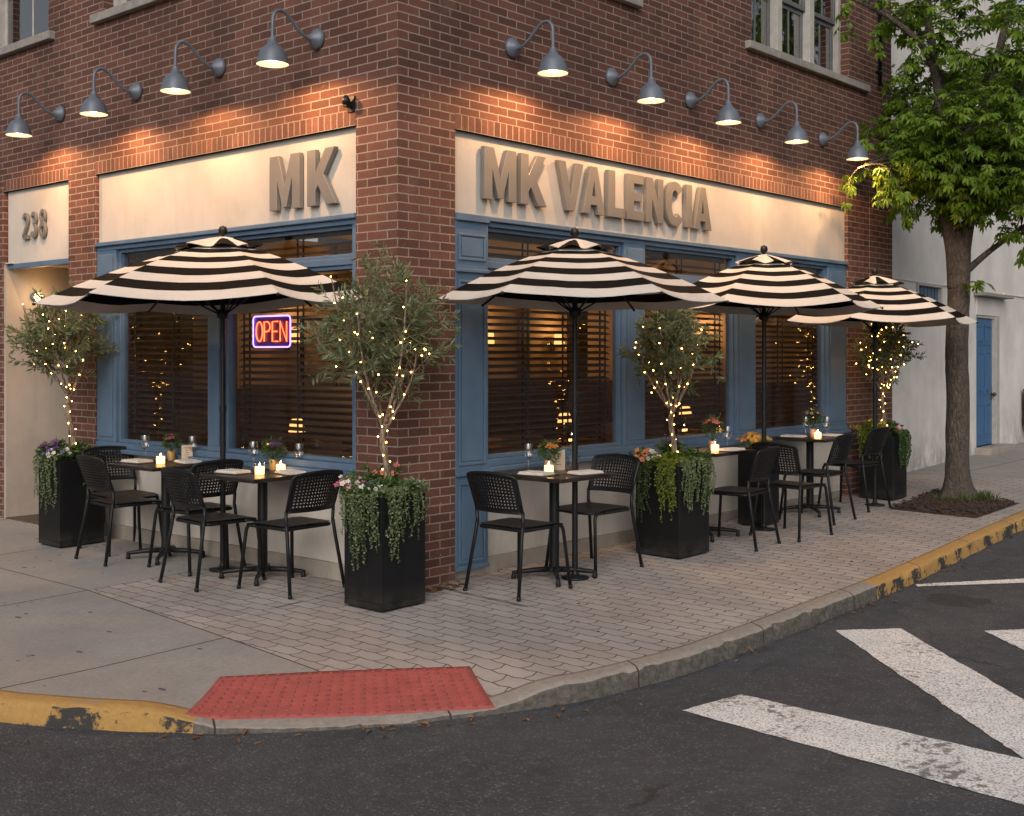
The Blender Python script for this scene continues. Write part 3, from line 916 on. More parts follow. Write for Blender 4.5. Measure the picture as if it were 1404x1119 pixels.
dtable(3.9, 3.4, 'inside dining table at the back wall of the restaurant')
ichair(2.5, 1.2, pi, 'tan rounded chair inside, right of the table by the first window')
ichair(1.2, 1.9, -.9, 'tan rounded chair inside, near the neon sign window')
ichair(4.5, 1.6, pi, 'tan rounded chair inside behind the middle right-hand window')
ichair(3.3, 2.5, -1.2, 'tan rounded chair inside, deep in the dining room centre')
tlamp(1.45, 1.3, .80, 'lit table lamp seen low in left part of first right-hand window')
tlamp(3.0+.75, 1.6, .80, 'lit table lamp seen through the middle right-hand window')
tlamp(3.9, 3.4, .80, 'lit table lamp glowing on the back wall table')
tlamp(1.3, 2.7, .80, 'lit table lamp glowing behind the leftmost window')
tlamp(5.75, 1.5, .80, 'lit table lamp behind the farthest right-hand window')
sconce(2.35, 4.17, 1.75, 0, 'lit wall sconce on back wall left of the framed picture')
sconce(3.85, 4.17, 1.75, 0, 'lit wall sconce on back wall in the middle of the room')
sconce(5.35, 4.17, 1.75, 0, 'lit wall sconce on back wall towards the right')
sconce(6.7, 4.17, 1.75, 0, 'lit wall sconce on back wall nearest its right end')
sconce(7.24, 2.2, 1.75, -pi/2, 'lit wall sconce on the far end wall of the dining room')
frame(2.75, 4.169, 1.72, .5, .62, 'dark framed picture on back wall seen through the first window')
frame(4.25, 4.169, 1.72, .42, .55, 'small dark framed picture at the middle of back wall')
frame(7.245, 3.2, 1.7, .6, .5, 'wide dark framed picture on the far end wall', -pi/2)
for x, y, w in ((1.0, 2.2, 6.), (3.4, 3.3, 4.), (5.6, 2.9, 4.)):
    point('room_lamp', (x, y, 2.72), (1., .54, .20), w, .12)
for x in (2.35, 3.85, 5.35, 6.7):
    point('sconce_glow', (x, 3.98, 1.98), (1., .54, .19), 3.2, .02)
point('sconce_glow', (7.08, 2.2, 1.98), (1., .54, .19), 3.2, .02)
for x, y in ((1.45, 1.3), (3.75, 1.6), (3.9, 3.4), (1.3, 2.7), (5.75, 1.5)):
    point('table_lamp_glow', (x, y, 1.16), (1., .54, .19), .8, .015)

# blinds
def blind(side, a, b, label):
    zt = 2.50
    t = empty('venetian_blind', (0, 0, 0), 0, label, 'blind', 'venetian blinds in the restaurant windows')
    m_ = MB()
    z = .93
    tilt = R(25)
    i = 0
    while z < zt-.05:
        d0, d1 = .145, .193
        dz = .5*(d1-d0)*math.tan(tilt)
        dx = random.uniform(-.0015, .0015)
        th = .0035
        P = [(a+.03, d0, z-dz+dx), (b-.03, d0, z-dz+dx), (b-.03, d1, z+dz+dx), (a+.03, d1, z+dz+dx)]
        P2 = [(u, d, q+th) for u, d, q in P]
        vs = [(u, d, q) if side == 'R' else (d, u, q) for u, d, q in P+P2]
        m_.add(vs, [(0, 1, 2, 3), (4, 5, 6, 7), (0, 1, 5, 4), (1, 2, 6, 5), (2, 3, 7, 6), (3, 0, 4, 7)])
        z += .052
    m_.build('slats', M['blind'], t, recalc=True)
    m_ = MB()
    n = 3 if b-a > 1.6 else 2
    for k_ in range(n+1):
        u = a+.10+(b-a-.2)*k_/n
        fbox(m_, side, u-.010, u+.010, .141, .1435, .92, zt, 0)
        fbox(m_, side, u-.010, u+.010, .1945, .197, .92, zt, 0)
    m_.build('tapes', M['tape'], t)
    m_ = MB(); fbox(m_, side, a+.02, b-.02, .14, .20, zt, zt+.06, .004); fbox(m_, side, a+.03, b-.03, .145, .195, .895, .912, .003)
    m_.build('headrail', M['blind'], t)
blind('R', *RW[0], 'dark wood venetian blind in the right-hand window nearest the corner')
blind('R', *RW[1], 'dark wood venetian blind in the middle right-hand window')
blind('R', *RW[2], 'dark wood venetian blind in the farthest right-hand window')
blind('L', *LW[0], 'dark wood venetian blind behind the red neon sign')
blind('L', *LW[1], 'dark wood venetian blind in the leftmost window without neon')

# ----------------------------------------------------------------- lettering
def stroke(path, w):
    P = [Vector((a, b)) for a, b in path]
    L = []; Rr = []
    for i, p in enumerate(P):
        t = (P[min(i+1, len(P)-1)]-P[max(i-1, 0)]).normalized()
        n = Vector((-t.y, t.x))
        L.append(p+n*w/2); Rr.append(p-n*w/2)
    return [tuple(q) for q in L+Rr[::-1]]
def ell(cx, cy, rx, ry, a0, a1, n=20, p=1.):
    out = []
    for i in range(n+1):
        a = R(a0+(a1-a0)*i/n)
        c, s = math.cos(a), math.sin(a)
        out.append((cx+rx*math.copysign(abs(c)**p, c), cy+ry*math.copysign(abs(s)**p, s)))
    return out
GL = {
 'M': (1.0, [[(0, 0), (0, 1), (.29, 1), (.50, .42), (.71, 1), (1, 1), (1, 0), (.76, 0), (.76, .60), (.57, .04), (.43, .04), (.24, .60), (.24, 0)]]),
 'K': (.86, [[(0, 0), (0, 1), (.25, 1), (.25, .58), (.55, 1), (.83, 1), (.49, .54), (.86, 0), (.57, 0), (.33, .36), (.25, .26), (.25, 0)]]),
 'V': (.9, [[(0, 1), (.26, 1), (.45, .28), (.64, 1), (.90, 1), (.58, 0), (.32, 0)]]),
 'A': (.88, [[(0, 0), (.31, 1), (.57, 1), (.88, 0), (.62, 0), (.57, .19), (.31, .19), (.26, 0)], [(.36, .37), (.44, .72), (.52, .37)]]),
 'L': (.62, [[(0, 0), (0, 1), (.25, 1), (.25, .20), (.62, .20), (.62, 0)]]),
 'E': (.66, [[(0, 0), (0, 1), (.65, 1), (.65, .81), (.25, .81), (.25, .60), (.58, .60), (.58, .42), (.25, .42), (.25, .19), (.66, .19), (.66, 0)]]),
 'N': (.78, [[(0, 0), (0, 1), (.26, 1), (.54, .46), (.54, 1), (.78, 1), (.78, 0), (.53, 0), (.24, .55), (.24, 0)]]),
 'C': (.80, [ell(.42, .5, .42, .51, 38, 322, 30, .85)+ell(.42, .5, .17, .31, 318, 42, 24, .85)]),
 'I': (.25, [[(0, 0), (0, 1), (.25, 1), (.25, 0)]]),
 '2': (.6, [stroke(ell(.31, .70, .19, .19, 170, -30, 14)+[(.42, .50), (.12, .13), (.12, .10), (.60, .10)], .135)]),
 '3': (.6, [stroke(ell(.29, .71, .18, .18, 165, -60, 14)+[(.30, .52)]+ell(.29, .30, .20, .20, 60, -165, 16), .135)]),
 '8': (.62, [ell(.31, .28, .30, .28, 130, 410, 24)+ell(.31, .75, .26, .25, -50, 230, 24), ell(.31, .27, .16, .145, 0, 330, 12), ell(.31, .75, .13, .125, 0, 330, 12)]),
}
def glyph(ch, name, M4, depth, mat, parent, sx, sy):
    cu = bpy.data.curves.new(name, 'CURVE'); cu.dimensions = '2D'; cu.fill_mode = 'BOTH'
    cu.extrude = depth/2; cu.bevel_depth = .0012; cu.bevel_resolution = 0
    for poly in GL[ch][1]:
        sp = cu.splines.new('POLY'); sp.points.add(len(poly)-1); sp.use_cyclic_u = True
        for p, (a, b) in zip(sp.points, poly): p.co = (a*sx, b*sy, 0, 1)
    tmp = bpy.data.objects.new('tmp', cu); COL.objects.link(tmp)
    dg = bpy.context.evaluated_depsgraph_get(); dg.update()
    me = bpy.data.meshes.new_from_object(tmp.evaluated_get(dg))
    bpy.data.objects.remove(tmp); bpy.data.curves.remove(cu)
    me.transform(M4)
    me.polygons.foreach_set('use_smooth', [False]*len(me.polygons))
    me.materials.clear(); me.materials.append(mat)
    o = bpy.data.objects.new(name, me); COL.objects.link(o); o.parent = parent
    return o
MR = Matrix(((1, 0, 0, 0), (0, 0, -1, 0), (0, 1, 0, 0), (0, 0, 0, 1)))
ML = Matrix(((0, 0, -1, 0), (-1, 0, 0, 0), (0, 1, 0, 0), (0, 0, 0, 1)))
def sign(side, name, letters, z0, h, label, cat, depth=.036, off=.036, child='letter'):
    t = empty(name, (0, 0, 0), 0, label, cat)
    for ch, a, b in letters:
        w = abs(b-a)
        sx = w*.95/GL[ch][0]
        if side == 'R': m4 = Matrix.Translation((a, off-depth/2-.012, z0)) @ MR
        else: m4 = Matrix.Translation((off-depth/2-.012, a, z0)) @ ML
        glyph(ch, child, m4, depth, M['letter'], t, sx, h)
    return t
sign('R', 'sign_lettering', [('M', .84, 1.205), ('K', 1.24, 1.55), ('V', 1.675, 2.005), ('A', 1.985, 2.285), ('L', 2.32, 2.555), ('E', 2.585, 2.825), ('N', 2.858, 3.115), ('C', 3.145, 3.425), ('I', 3.462, 3.555), ('A', 3.585, 3.885)], 2.765, .375,
     'raised metal lettering reading MK VALENCIA on the right cream fascia', 'sign')
sign('L', 'sign_lettering', [('M', 1.365, 1.0), ('K', .93, .60)], 2.705, .395, 'raised metal lettering reading MK on the left cream fascia', 'sign')
sign('L', 'house_number', [('2', 5.235, 5.095), ('3', 5.065, 4.935), ('8', 4.895, 4.765)], 2.73, .27, 'raised metal house number 238 on the entry fascia', 'house number', .018, .036, 'numeral')

# neon
t = empty('neon_sign', (.128, 1.527, 1.818), 0, 'red and blue neon sign reading OPEN behind the left window', 'neon sign')
def nl(u, v): return (0, -u, v)     # u to the right as seen from the street
def rrect(w, h, r, n=6):
    P = []
    for cx, cy, a0 in ((w/2-r, h/2-r, 0), (-w/2+r, h/2-r, 90), (-w/2+r, -h/2+r, 180), (w/2-r, -h/2+r, 270)):
        for i in range(n+1):
            a = R(a0+90*i/n); P.append((cx+r*math.cos(a), cy+r*math.sin(a)))
    return P+[P[0], P[1]]
m_ = MB(); m_.tube([nl(*p) for p in rrect(.455, .235, .03)], .0052, 8); m_.build('border_tube', M['neon_b'], t)
m_ = MB()
fw_ = .078; hh = .15
xs_ = [-.19, -.09, .01, .105]
O = [(fw_/2+fw_/2*math.cos(a), hh/2*math.sin(a)) for a in [2*pi*i/20 for i in range(22)]]
m_.tube([nl(xs_[0]+a, b) for a, b in O], .0048, 8)
P_ = [(0, -hh/2), (0, hh/2)]+[(.035+.037*math.cos(a), .037+.037*math.sin(a)) for a in [R(90-180*i/8) for i in range(9)]]+[(0, 0)]
m_.tube([nl(xs_[1]+a, b) for a, b in P_], .0048, 8)
m_.tube([nl(xs_[2]+a, b) for a, b in [(fw_-.01, hh/2), (0, hh/2), (0, -hh/2), (fw_-.01, -hh/2)]], .0048, 8)
m_.tube([nl(xs_[2]+a, b) for a, b in [(0, 0), (fw_-.02, 0)]], .0048, 8)
m_.tube([nl(xs_[3]+a, b) for a, b in [(0, -hh/2), (0, hh/2), (fw_, -hh/2), (fw_, hh/2)]], .0048, 8)
m_.build('letter_tubes', M['neon_r'], t)
m_ = MB(); m_.box(.0105, .013, -.222, .222, -.112, .112); m_.build('backing', M['neon_back'], t)
m_ = MB(); m_.tube([(.012, .15, .11), (.012, .15, .7)], .0015, 5); m_.tube([(.012, -.15, .11), (.012, -.15, .7)], .0015, 5); m_.build('chain', M['black'], t)

# ---------------------------------------------------------- gooseneck lamps
def make_lamp(label):
    t = empty('gooseneck_lamp', (0, 0, 0), 0, label, 'wall lamp', 'gooseneck wall lamps above the fascias')
    # local: wall at y=0, street towards -y ; plate centre at z=0
    m_ = MB()
    m_.lathe([(.001, .0), (.074, .0), (.075, .02), (.062, .038), (.036, .055), (.022, .075), (.001, .075)], 20)
    m_.xform(Matrix.Rotation(pi/2, 4, 'X'))
    m_.build('backplate', M['lamp'], t)
    m_ = MB()
    pth = smooth_path([(0, -.05, -.012), (0, -.10, -.008), (0, -.17, .028), (0, -.235, .085), (0, -.29, .128), (0, -.35, .132), (0, -.392, .092), (0, -.40, .02), (0, -.40, -.07)], 5)
    m_.tube(pth, .0125, 10)
    m_.build('gooseneck', M['lamp'], t)
    m_ = MB()
    pr = [(.001, -.062), (.022, -.062), (.025, -.068), (.025, -.092), (.036, -.096), (.038, -.112), (.052, -.122), (.073, -.14), (.09, -.168), (.101, -.205), (.110, -.236), (.112, -.243), (.112, -.248)]
    m_.lathe(pr, 28, (0, -.40, 0))
    inn = [(.110, -.248), (.099, -.206), (.088, -.17), (.071, -.143), (.05, -.126), (.02, -.120), (.001, -.120)]
    m_.lathe(inn, 28, (0, -.40, 0), 1)
    m_.build('lamp_shade', [M['lamp'], M['lamp_in']], t)
    m_ = MB(); m_.ball((0, -.40, -.208), .034, 0, 14, 10, 1.1); m_.lathe([(.016, -.18), (.016, -.125)], 10, (0, -.40, 0)); m_.build('bulb', M['bulb'], t)
    L = bpy.data.lights.new('lamp_beam', 'SPOT'); L.energy = 37.; L.color = (1., .52, .21); L.spot_size = R(172); L.spot_blend = .30; L.shadow_soft_size = .03
    lo = bpy.data.objects.new('lamp_beam', L); COL.objects.link(lo); lo.parent = t; lo.location = (0, -.40, -.251)
    return t
lampL = [(.82, 'nearest the corner'), (2.0, 'second from the corner'), (3.18, 'third from the corner'), (4.46, 'farthest from the corner, above the number 238')]
lampR = [(1.14, 'nearest the corner'), (2.36, 'second from the corner'), (3.52, 'at the middle of the row'), (4.74, 'below the triple window'), (6.02, 'farthest from the corner, beside the street tree')]
proto = make_lamp('')
first = True
for s_, lst in (('L', lampL), ('R', lampR)):
    for q, txt in lst:
        o = proto if first else copy_tree(proto)
        first = False
        o['label'] = 'lit grey gooseneck lamp on the %s wall, %s' % ('left' if s_ == 'L' else 'right', txt)
        if s_ == 'R': o.location = (q, 0, 3.905-.004*q); o.rotation_euler = (0, 0, 0)
        else:
            o.location = (0, q, 3.882-.0135*(q-.82)); o.rotation_euler = (0, 0, -pi/2)
# small bracket and downpipe
t = empty('wall_bracket', (-.001, .455, 3.365), 0, 'small black bracket on bricks left of the corner pier', 'bracket')
m_ = MB(); m_.box(-.012, 0, -.035, .035, -.05, .06, 0, .002); m_.box(-.07, -.012, -.02, .02, -.02, .02, 0, .003); m_.build('plate', M['black'], t)
m_ = MB(); m_.lathe([(.001, 0), (.028, 0), (.03, .03), (.012, .06), (.001, .06)], 12, (-.055, 0, -.0)); m_.build('cap', M['black'], t)
t = empty('downpipe', (7.34, -.045, 3.9), 0, 'slim black downpipe on the brick wall right of the triple window', 'downpipe')
m_ = MB(); m_.tube([(0, 0, .75), (0, 0, 3.4)], .02, 12); m_.build('pipe', M['black'], t)
for z in (.9, 2.1, 3.2):
    m_ = MB(); m_.box(-.03, .03, -.024, .045, z, z+.025, 0, .003); m_.build('clip', M['black'], t)

# ------------------------------------------------------------ white building
ang = R(4.4)
wb = empty('white_building', (8.79, .47, .10), ang, 'plain white rendered building with a blue door beyond the street tree', 'building')
m_ = MB()
holes = [(3.58, 4.54, .16, 2.12), (.92, 1.92, 2.24, 2.475)]
for a, b, c, d in cells(-1.1, 16., -.2, 7.2, holes): m_.box(a, b, 0, .25, c, d)
m_.box(-1.1, -.9, .25, 9., -.2, 7.2); m_.box(-1.1, 16., .25, 9., 6.9, 7.0)
m_.build('wall', M['white_stucco'], wb)
m_ = MB(); m_.box(-1.1, 3.30, -.02, -.0005, 2.48, 2.50, 0, .003); m_.box(5.05, 16, -.02, -.0005, 2.48, 2.50, 0, .003); m_.build('string_course', M['white_stucco'], wb)
dr = MB()
dr.box(3.61, 4.48, .020, .07, .17, 2.08, 0, .003)
for a, b in ((3.70, 4.00), (4.08, 4.38)):
    for c, d in ((.28, .80), (.94, 1.58), (1.68, 1.98)):
        dr.box(a, b, .010, .0195, c, c+.03, 0, .003); dr.box(a, b, .010, .0195, d-.03, d, 0, .003)
        dr.box(a, a+.03, .010, .0195, c+.0301, d-.0301, 0, .003); dr.box(b-.03, b, .010, .0195, c+.0301, d-.0301, 0, .003)
        dr.box(a+.05, b-.05, .008, .0195, c+.05, d-.05, 0, .006)
door = dr.build('door', M['blue_door'], wb)
m_ = MB(); m_.ball((4.43, -.035, .93), .03, 0, 12, 8); m_.tube([(4.43, .02, .93), (4.43, -.03, .93)], .012); m_.box(4.40, 4.46, .012, .0195, .84, 1.02, 0, .003); m_.build('handle', M['metal'], door)
m_ = MB(); m_.box(3.58, 3.607, .0, .2, .16, 2.08, 0, .003); m_.box(4.485, 4.54, -.02, .2, .16, 2.08, 0, .004); m_.box(3.58, 4.54, -.006, .2, 2.084, 2.12, 0, .004); m_.box(4.55, 4.72, -.03, -.0005, .16, 2.12, 0, .004); m_.build('door_frame', M['trim'], wb)
m_ = MB(); m_.box(3.56, 4.74, -.02, -.0005, 2.125, 2.40, 0, .004); m_.build('lintel', M['white_stucco'], wb)
m_ = MB(); m_.box(3.45, 5.05, -.16, -.0005, 2.405, 2.455, 0, .006); m_.build('door_canopy', M['stone'], wb)
m_ = MB(); m_.box(3.5, 4.75, -.25, .24, -.15, .16, 0, .01); m_.build('step', M['plinth'], wb)
wn = MB(); wn.box(.92, .96, -.03, .1, 2.24, 2.475, 0, .004); wn.box(1.88, 1.92, -.03, .1, 2.24, 2.475, 0, .004); wn.box(.96, 1.88, -.03, .1, 2.445, 2.475, 0, .004); wn.box(.96, 1.88, -.03, .1, 2.24, 2.26, 0, .004)
w_ = wn.build('window', M['trim'], wb)
m_ = MB(); m_.box(.96, 1.88, .02, .04, 2.26, 2.445)
for i in range(6): m_.box(1.0+i*.145, 1.01+i*.145, .01, .0195, 2.265, 2.44)
m_.build('shutter', M['blue'], w_)
t = empty('utility_box', (14.85, .78, .42), ang, 'dark brown box fixed low on the white wall at the right edge', 'utility box')
m_ = MB(); m_.box(-.02, .42, -.17, .10, 0, .62, 0, .012); m_.build('case', M['dwood'], t)
m_ = MB(); m_.box(-.035, .435, -.19, .11, .621, .65, 0, .006); m_.build('lid', M['black'], t)

# -------------------------------------------------------------------- chairs
def perforated(mb, fn, nu, nv, hole, th, mi=0, margin=1):
    """thin curved sheet fn(u,v)->Vector with square holes in its cells"""
    def pt(u, v, s):
        p = fn(u, v); e = 1e-3
        n = (fn(u+e, v)-fn(u-e, v)).cross(fn(u, v+e)-fn(u, v-e)).normalized()
        return p+n*(th/2*s)
    for j in range(nv):
        for i in range(nu):
            u0, u1, v0, v1 = i/nu, (i+1)/nu, j/nv, (j+1)/nv
            solid = i < margin or j < margin or i >= nu-margin or j >= nv-margin
            C = [(u0, v0), (u1, v0), (u1, v1), (u0, v1)]
            if solid:
                for s in (1, -1): mb.add([pt(a, b, s) for a, b in C], [(0, 1, 2, 3)], mi, True)
                continue
            h = (1-hole)/2
            a0, a1, b0, b1 = u0+(u1-u0)*h, u1-(u1-u0)*h, v0+(v1-v0)*h, v1-(v1-v0)*h
            D = [(a0, b0), (a1, b0), (a1, b1), (a0, b1)]
            for s in (1, -1):
                mb.add([pt(a, b, s) for a, b in C+D], [(0, 1, 5, 4), (1, 2, 6, 5), (2, 3, 7, 6), (3, 0, 4, 7)], mi, True)
            vs = [pt(a, b, 1) for a, b in D]+[pt(a, b, -1) for a, b in D]
            mb.add(vs, [(0, 1, 5, 4), (1, 2, 6, 5), (2, 3, 7, 6), (3, 0, 4, 7)], mi, False)
def make_chair():
    t = empty('cafe_chair', (0, 0, 0), 0, '', 'chair', 'black perforated cafe chairs at the pavement tables')
    # faces +x
    def back(u, v):
        y = (u-.5)*.43
        k = (2*u-1)**2
        z = .555+v*.265-.022*k*v*v - .012*(1-v)*k*0
        taper = 1-.05*(1-v)
        x = -.205-.085*v-.045*(1-k)
        return Vector((x, y*taper, z))
    m_ = MB(); perforated(m_, back, 17, 12, .60, .009)
    m_.build('backrest', M['black'], t)
    def seat(u, v):
        x = -.20+v*.43; y = (u-.5)*(.43-.03*(1-v))
        z = .452-.012*math.sin(pi*u)*math.sin(pi*v)-.014*max(0, v-.8)/.2
        return Vector((x, y, z))
    m_ = MB(); perforated(m_, seat, 17, 17, .22, .012, 0, 2)
    m_.build('seat', M['seat'], t)
    rim = MB()
    edge = [back(u/16, 1) for u in range(17)]
    low = [back(u/16, 0) for u in range(17)]
    rim.tube(low, .0085, 8)
    loop = round_path([low[0], back(0, .5), back(0, 1)]+edge[2:15]+[back(1, 1), back(1, .5), low[-1]], .03, 4)
    rim.tube(loop, .011, 8)
    rim.build('back_frame', M['black'], t)
    fr = MB()
    for s in (-1, 1):
        fr.tube(round_path([(-.205, s*.205, .445), (-.20, s*.205, .47), (-.205, s*.208, .56)], .02), .012, 10)
    fr.tube(round_path([(.215, .195, .437), (-.19, .20, .437), (-.19, -.20, .437), (.215, -.195, .437)], .04), .0125, 10)
    fr.tube(round_path([(.215, .195, .437), (.225, 0, .432), (.215, -.195, .437)], .02), .010, 8)
    fr.build('seat_frame', M['black'], t)
    for s in (-1, 1):
        l = MB(); l.tube(round_path([(.12, s*.197, .437), (.222, s*.197, .437), (.262, s*.235, .0)], .045), .0125, 10)
        l.lathe([(.001, 0), (.015, 0), (.015, .02), (.013, .022)], 10, (.262, s*.235, 0)); l.build('leg', M['black'], t)
        l = MB(); l.tube(round_path([(-.205, s*.205, .47), (-.215, s*.207, .40), (-.285, s*.24, .0)], .05), .0125, 10)
        l.lathe([(.001, 0), (.015, 0), (.015, .02), (.013, .022)], 10, (-.285, s*.24, 0)); l.build('leg', M['black'], t)
    return t
X, Y = 0., pi/2
chairs = [
 (-.40, 2.71, -.05, 'black cafe chair left of leftmost table, its back to the street'),
 (-.20, 3.08, -Y-.1, 'black cafe chair half hidden at the wall beside the leftmost planter'),
 (-.27, 1.93, Y, 'black cafe chair between the two left tables, facing the leftmost planter'),
 (-.50, 1.36, -.05, 'black cafe chair below the left umbrella pole, its back to the street'),
 (-.31, .74, Y+.03, 'black cafe chair right of the left tables, beside the corner planter'),
 (.68, -.485, .0, 'black cafe chair left of the first right-hand table, by the blue post'),
 (1.62, -.39, pi-.02, 'black cafe chair right of the first right-hand table, beside the middle planter'),
 (3.24, -.64, Y+.12, 'black cafe chair just right of the middle planter'),
 (3.98, -.76, -.05, 'black cafe chair in front of the small yellow flower planter'),
 (4.93, -.50, Y+.05, 'black cafe chair in front of the farthest table'),
 (5.92, -.40, Y-.02, 'black cafe chair farthest right, beside the farthest planter'),
]
ch = make_chair()
for i, (x, y, rz, lab) in enumerate(chairs):
    o = ch if i == 0 else copy_tree(ch)
    o.location = (x, y, g(x, y)); o.rotation_euler = (0, 0, rz); o['label'] = lab

# -------------------------------------------------------------------- tables
def make_table():
    t = empty('cafe_table', (0, 0, 0), 0, '', 'table', 'dark square pavement tables')
    m_ = MB(); m_.box(-.32, .32, -.32, .32, .722, .75, 0, .006); m_.build('tabletop', M['tabletop'], t)
    m_ = MB(); m_.box(-.17, .17, -.17, .17, .708, .7215, 0, .003); m_.lathe([(.036, .06), (.036, .708)], 16); m_.lathe([(.055, .05), (.055, .075), (.036, .09)], 16); m_.build('column', M['black'], t)
    m_ = MB()
    for k_ in range(4):
        a = pi/4+k_*pi/2
        c, s = math.cos(a), math.sin(a)
        m_.tube([(c*.03, s*.03, .066), (c*.16, s*.16, .060), (c*.27, s*.27, .046), (c*.30, s*.30, .04)], [.021, .018, .015, .014], 8)
        m_.lathe([(.001, 0), (.017, 0), (.019, .012), (.014, .03), (.013, .05)], 10, (c*.29, s*.29, 0))
    m_.build('base', M['black'], t)
    return t
TB = [(-.215, 2.42, 0, 'dark square table nearest the number 238 entry'), (-.215, 1.18, 0, 'dark square table just left of the corner planter'),
      (1.13, -.42, 0, 'dark square table first to the right of the corner pier'), (3.38, -.25, 0, 'dark square table just right of the middle planter'),
      (5.25, -.27, 0, 'dark square table farthest along the right pavement')]
tb = make_table()
TH = []
for i, (x, y, rz, lab) in enumerate(TB):
    o = tb if i == 0 else copy_tree(tb)
    o.location = (x, y, g(x, y)); o.rotation_euler = (0, 0, rz); o['label'] = lab
    TH.append(g(x, y)+.7505)

def place(o, x, y, z, lab, rz=0):
    o.location = (x, y, z); o.rotation_euler = (0, 0, rz); o['label'] = lab
    return o
def wine_glass():
    t = empty('wine_glass', (0, 0, 0), 0, '', 'glass', 'glasses on the pavement tables')
    m_ = MB(); m_.lathe([(.001, .086), (.012, .088), (.027, .10), (.035, .125), (.037, .15), (.034, .185), (.031, .205)], 18)
    m_.lathe([(.030, .205), (.033, .185), (.0355, .15), (.0335, .127), (.025, .103), (.001, .092)], 18); m_.build('bowl', M['clear'], t)
    m_ = MB(); m_.lathe([(.001, 0), (.033, 0), (.033, .002), (.006, .008), (.0038, .02), (.0038, .08), (.008, .087)], 14); m_.build('stem', M['clear'], t)
    return t
def tumbler():
    t = empty('tumbler', (0, 0, 0), 0, '', 'glass', 'glasses on the pavement tables')
    m_ = MB(); m_.lathe([(.001, 0), (.03, 0), (.034, .01), (.038, .11)], 18); m_.lathe([(.036, .11), (.032, .014), (.001, .012)], 18); m_.build('bowl', M['clear'], t)
    m_ = MB(); m_.lathe([(.0315, .014), (.034, .06), (.001, .06)], 18); m_.build('water', M['clear'], t)
    return t
def candle():
    t = empty('candle', (0, 0, 0), 0, '', 'candle', 'lit candles on the pavement tables')
    m_ = MB(); m_.lathe([(.001, 0), (.033, 0), (.035, .005), (.035, .098)], 20); m_.build('glass_holder', M['clear'], t)
    m_ = MB(); m_.lathe([(.001, .004), (.0325, .004), (.0325, .055), (.029, .058), (.001, .056)], 20); m_.build('wax', M['wax'], t)
    m_ = MB(); m_.lathe([(.0005, .058), (.0035, .063), (.004, .069), (.002, .078), (.0003, .084)], 8); m_.build('flame', M['flame'], t)
    return t
def napkin():
    t = empty('napkin', (0, 0, 0), 0, '', 'napkin', 'folded napkins on the pavement tables')
    m_ = MB()
    for k_ in range(3):
        o_ = .004*k_
        m_.box(-.075+o_, .075-o_*.5, -.11+o_, .11-o_, .006+.006*k_, .0115+.006*k_, 0, .0025)
    m_.build('cloth', M['linen'], t)
    m_ = MB(); m_.box(-.10, .10, -.14, .14, 0, .0055, 0, .002); m_.build('placemat', M['seat'], t)
    return t
def flowers(petal, leafy, pot, h=.10, label='', r=.055):
    r *= 1.25; h += .012
    t = empty('potted_flowers', (0, 0, 0), 0, label, 'flowers', 'potted flowers on the pavement tables')
    m_ = MB(); m_.lathe([(.001, 0), (.026, 0), (.031, .01), (.034, .07), (.033, .085), (.028, .085), (.027, .075), (.001, .07)], 18); m_.build('pot', M[pot], t)
    m_ = MB(); rr = random.Random(len(label))
    for i in range(420):
        d = Vector((rr.gauss(0, 1), rr.gauss(0, 1), rr.gauss(.3, .8))).normalized()*r*rr.uniform(.35, 1.05)
        leaf(m_, Vector((0, 0, h+.03))+d, d.normalized()+Vector((0, 0, .3)), rr.uniform(.018, .032), .42, rr)
    for i in range(14): m_.tube([(0, 0, .07), (rr.uniform(-.03, .03), rr.uniform(-.03, .03), h+.03)], .0012, 4)
    m_.build('foliage', M[leafy], t)
    if petal:
        m_ = MB()
        for i in range(26):
            a = rr.uniform(0, 2*pi); q = r*math.sqrt(rr.random())*.95
            blossom(m_, Vector((q*math.cos(a), q*math.sin(a), h+.062+(r-q)*.55+rr.uniform(-.008, .012))), Vector((math.cos(a)*q/r, math.sin(a)*q/r, 1)), rr.uniform(.013, .020), rr)
        m_.build('blossoms', M[petal], t)
    return t
def leaf(mb, p, d, L, wr, rr, fold=.25, mi=0):
    d = d.normalized()
    s = d.cross(Vector((rr.uniform(-1, 1), rr.uniform(-1, 1), rr.uniform(-.3, 1))))
    if s.length < 1e-4: s = d.orthogonal()
    s.normalize(); n = s.cross(d)
    w = L*wr*.5
    a = p; b = p+d*L*.5+s*w+n*w*fold; c = p+d*L-n*L*.08; e = p+d*L*.5-s*w+n*w*fold; m_ = p+d*L*.5
    mb.add([a, b, c, e], [(0, 1, 2), (0, 2, 3)], mi)
def blossom(mb, p, d, r, rr, mi=0):
    d = d.normalized(); a = d.orthogonal().normalized(); b = d.cross(a)
    q0 = rr.uniform(0, 6)
    vs = [p]; fs = []
    n = 5
    for i in range(n):
        t0, t1, t2 = [q0+2*pi*(i+k_)/n for k_ in (-.42, 0, .42)]
        k0 = len(vs)
        for tt, rad, up in ((t0, .75, .15), (t1, 1., .3), (t2, .75, .15)):
            vs.append(p+(a*math.cos(tt)+b*math.sin(tt))*r*rad+d*r*up)
        fs += [(0, k0, k0+1), (0, k0+1, k0+2)]
    mb.add(vs, fs, mi)

WG = wine_glass(); first_wg = [True]
def put(proto, used=[]):
    if proto.name in used: return copy_tree(proto)
    used.append(proto.name); return proto
CN = candle(); NP = napkin(); TU = tumbler()
def at(tab, dx, dy): return TB[tab][0]+dx, TB[tab][1]+dy, TH[tab]
def put_at(proto, tab, x, y, lab, rz=0): return place(put(proto), x, y, TH[tab], lab, rz)
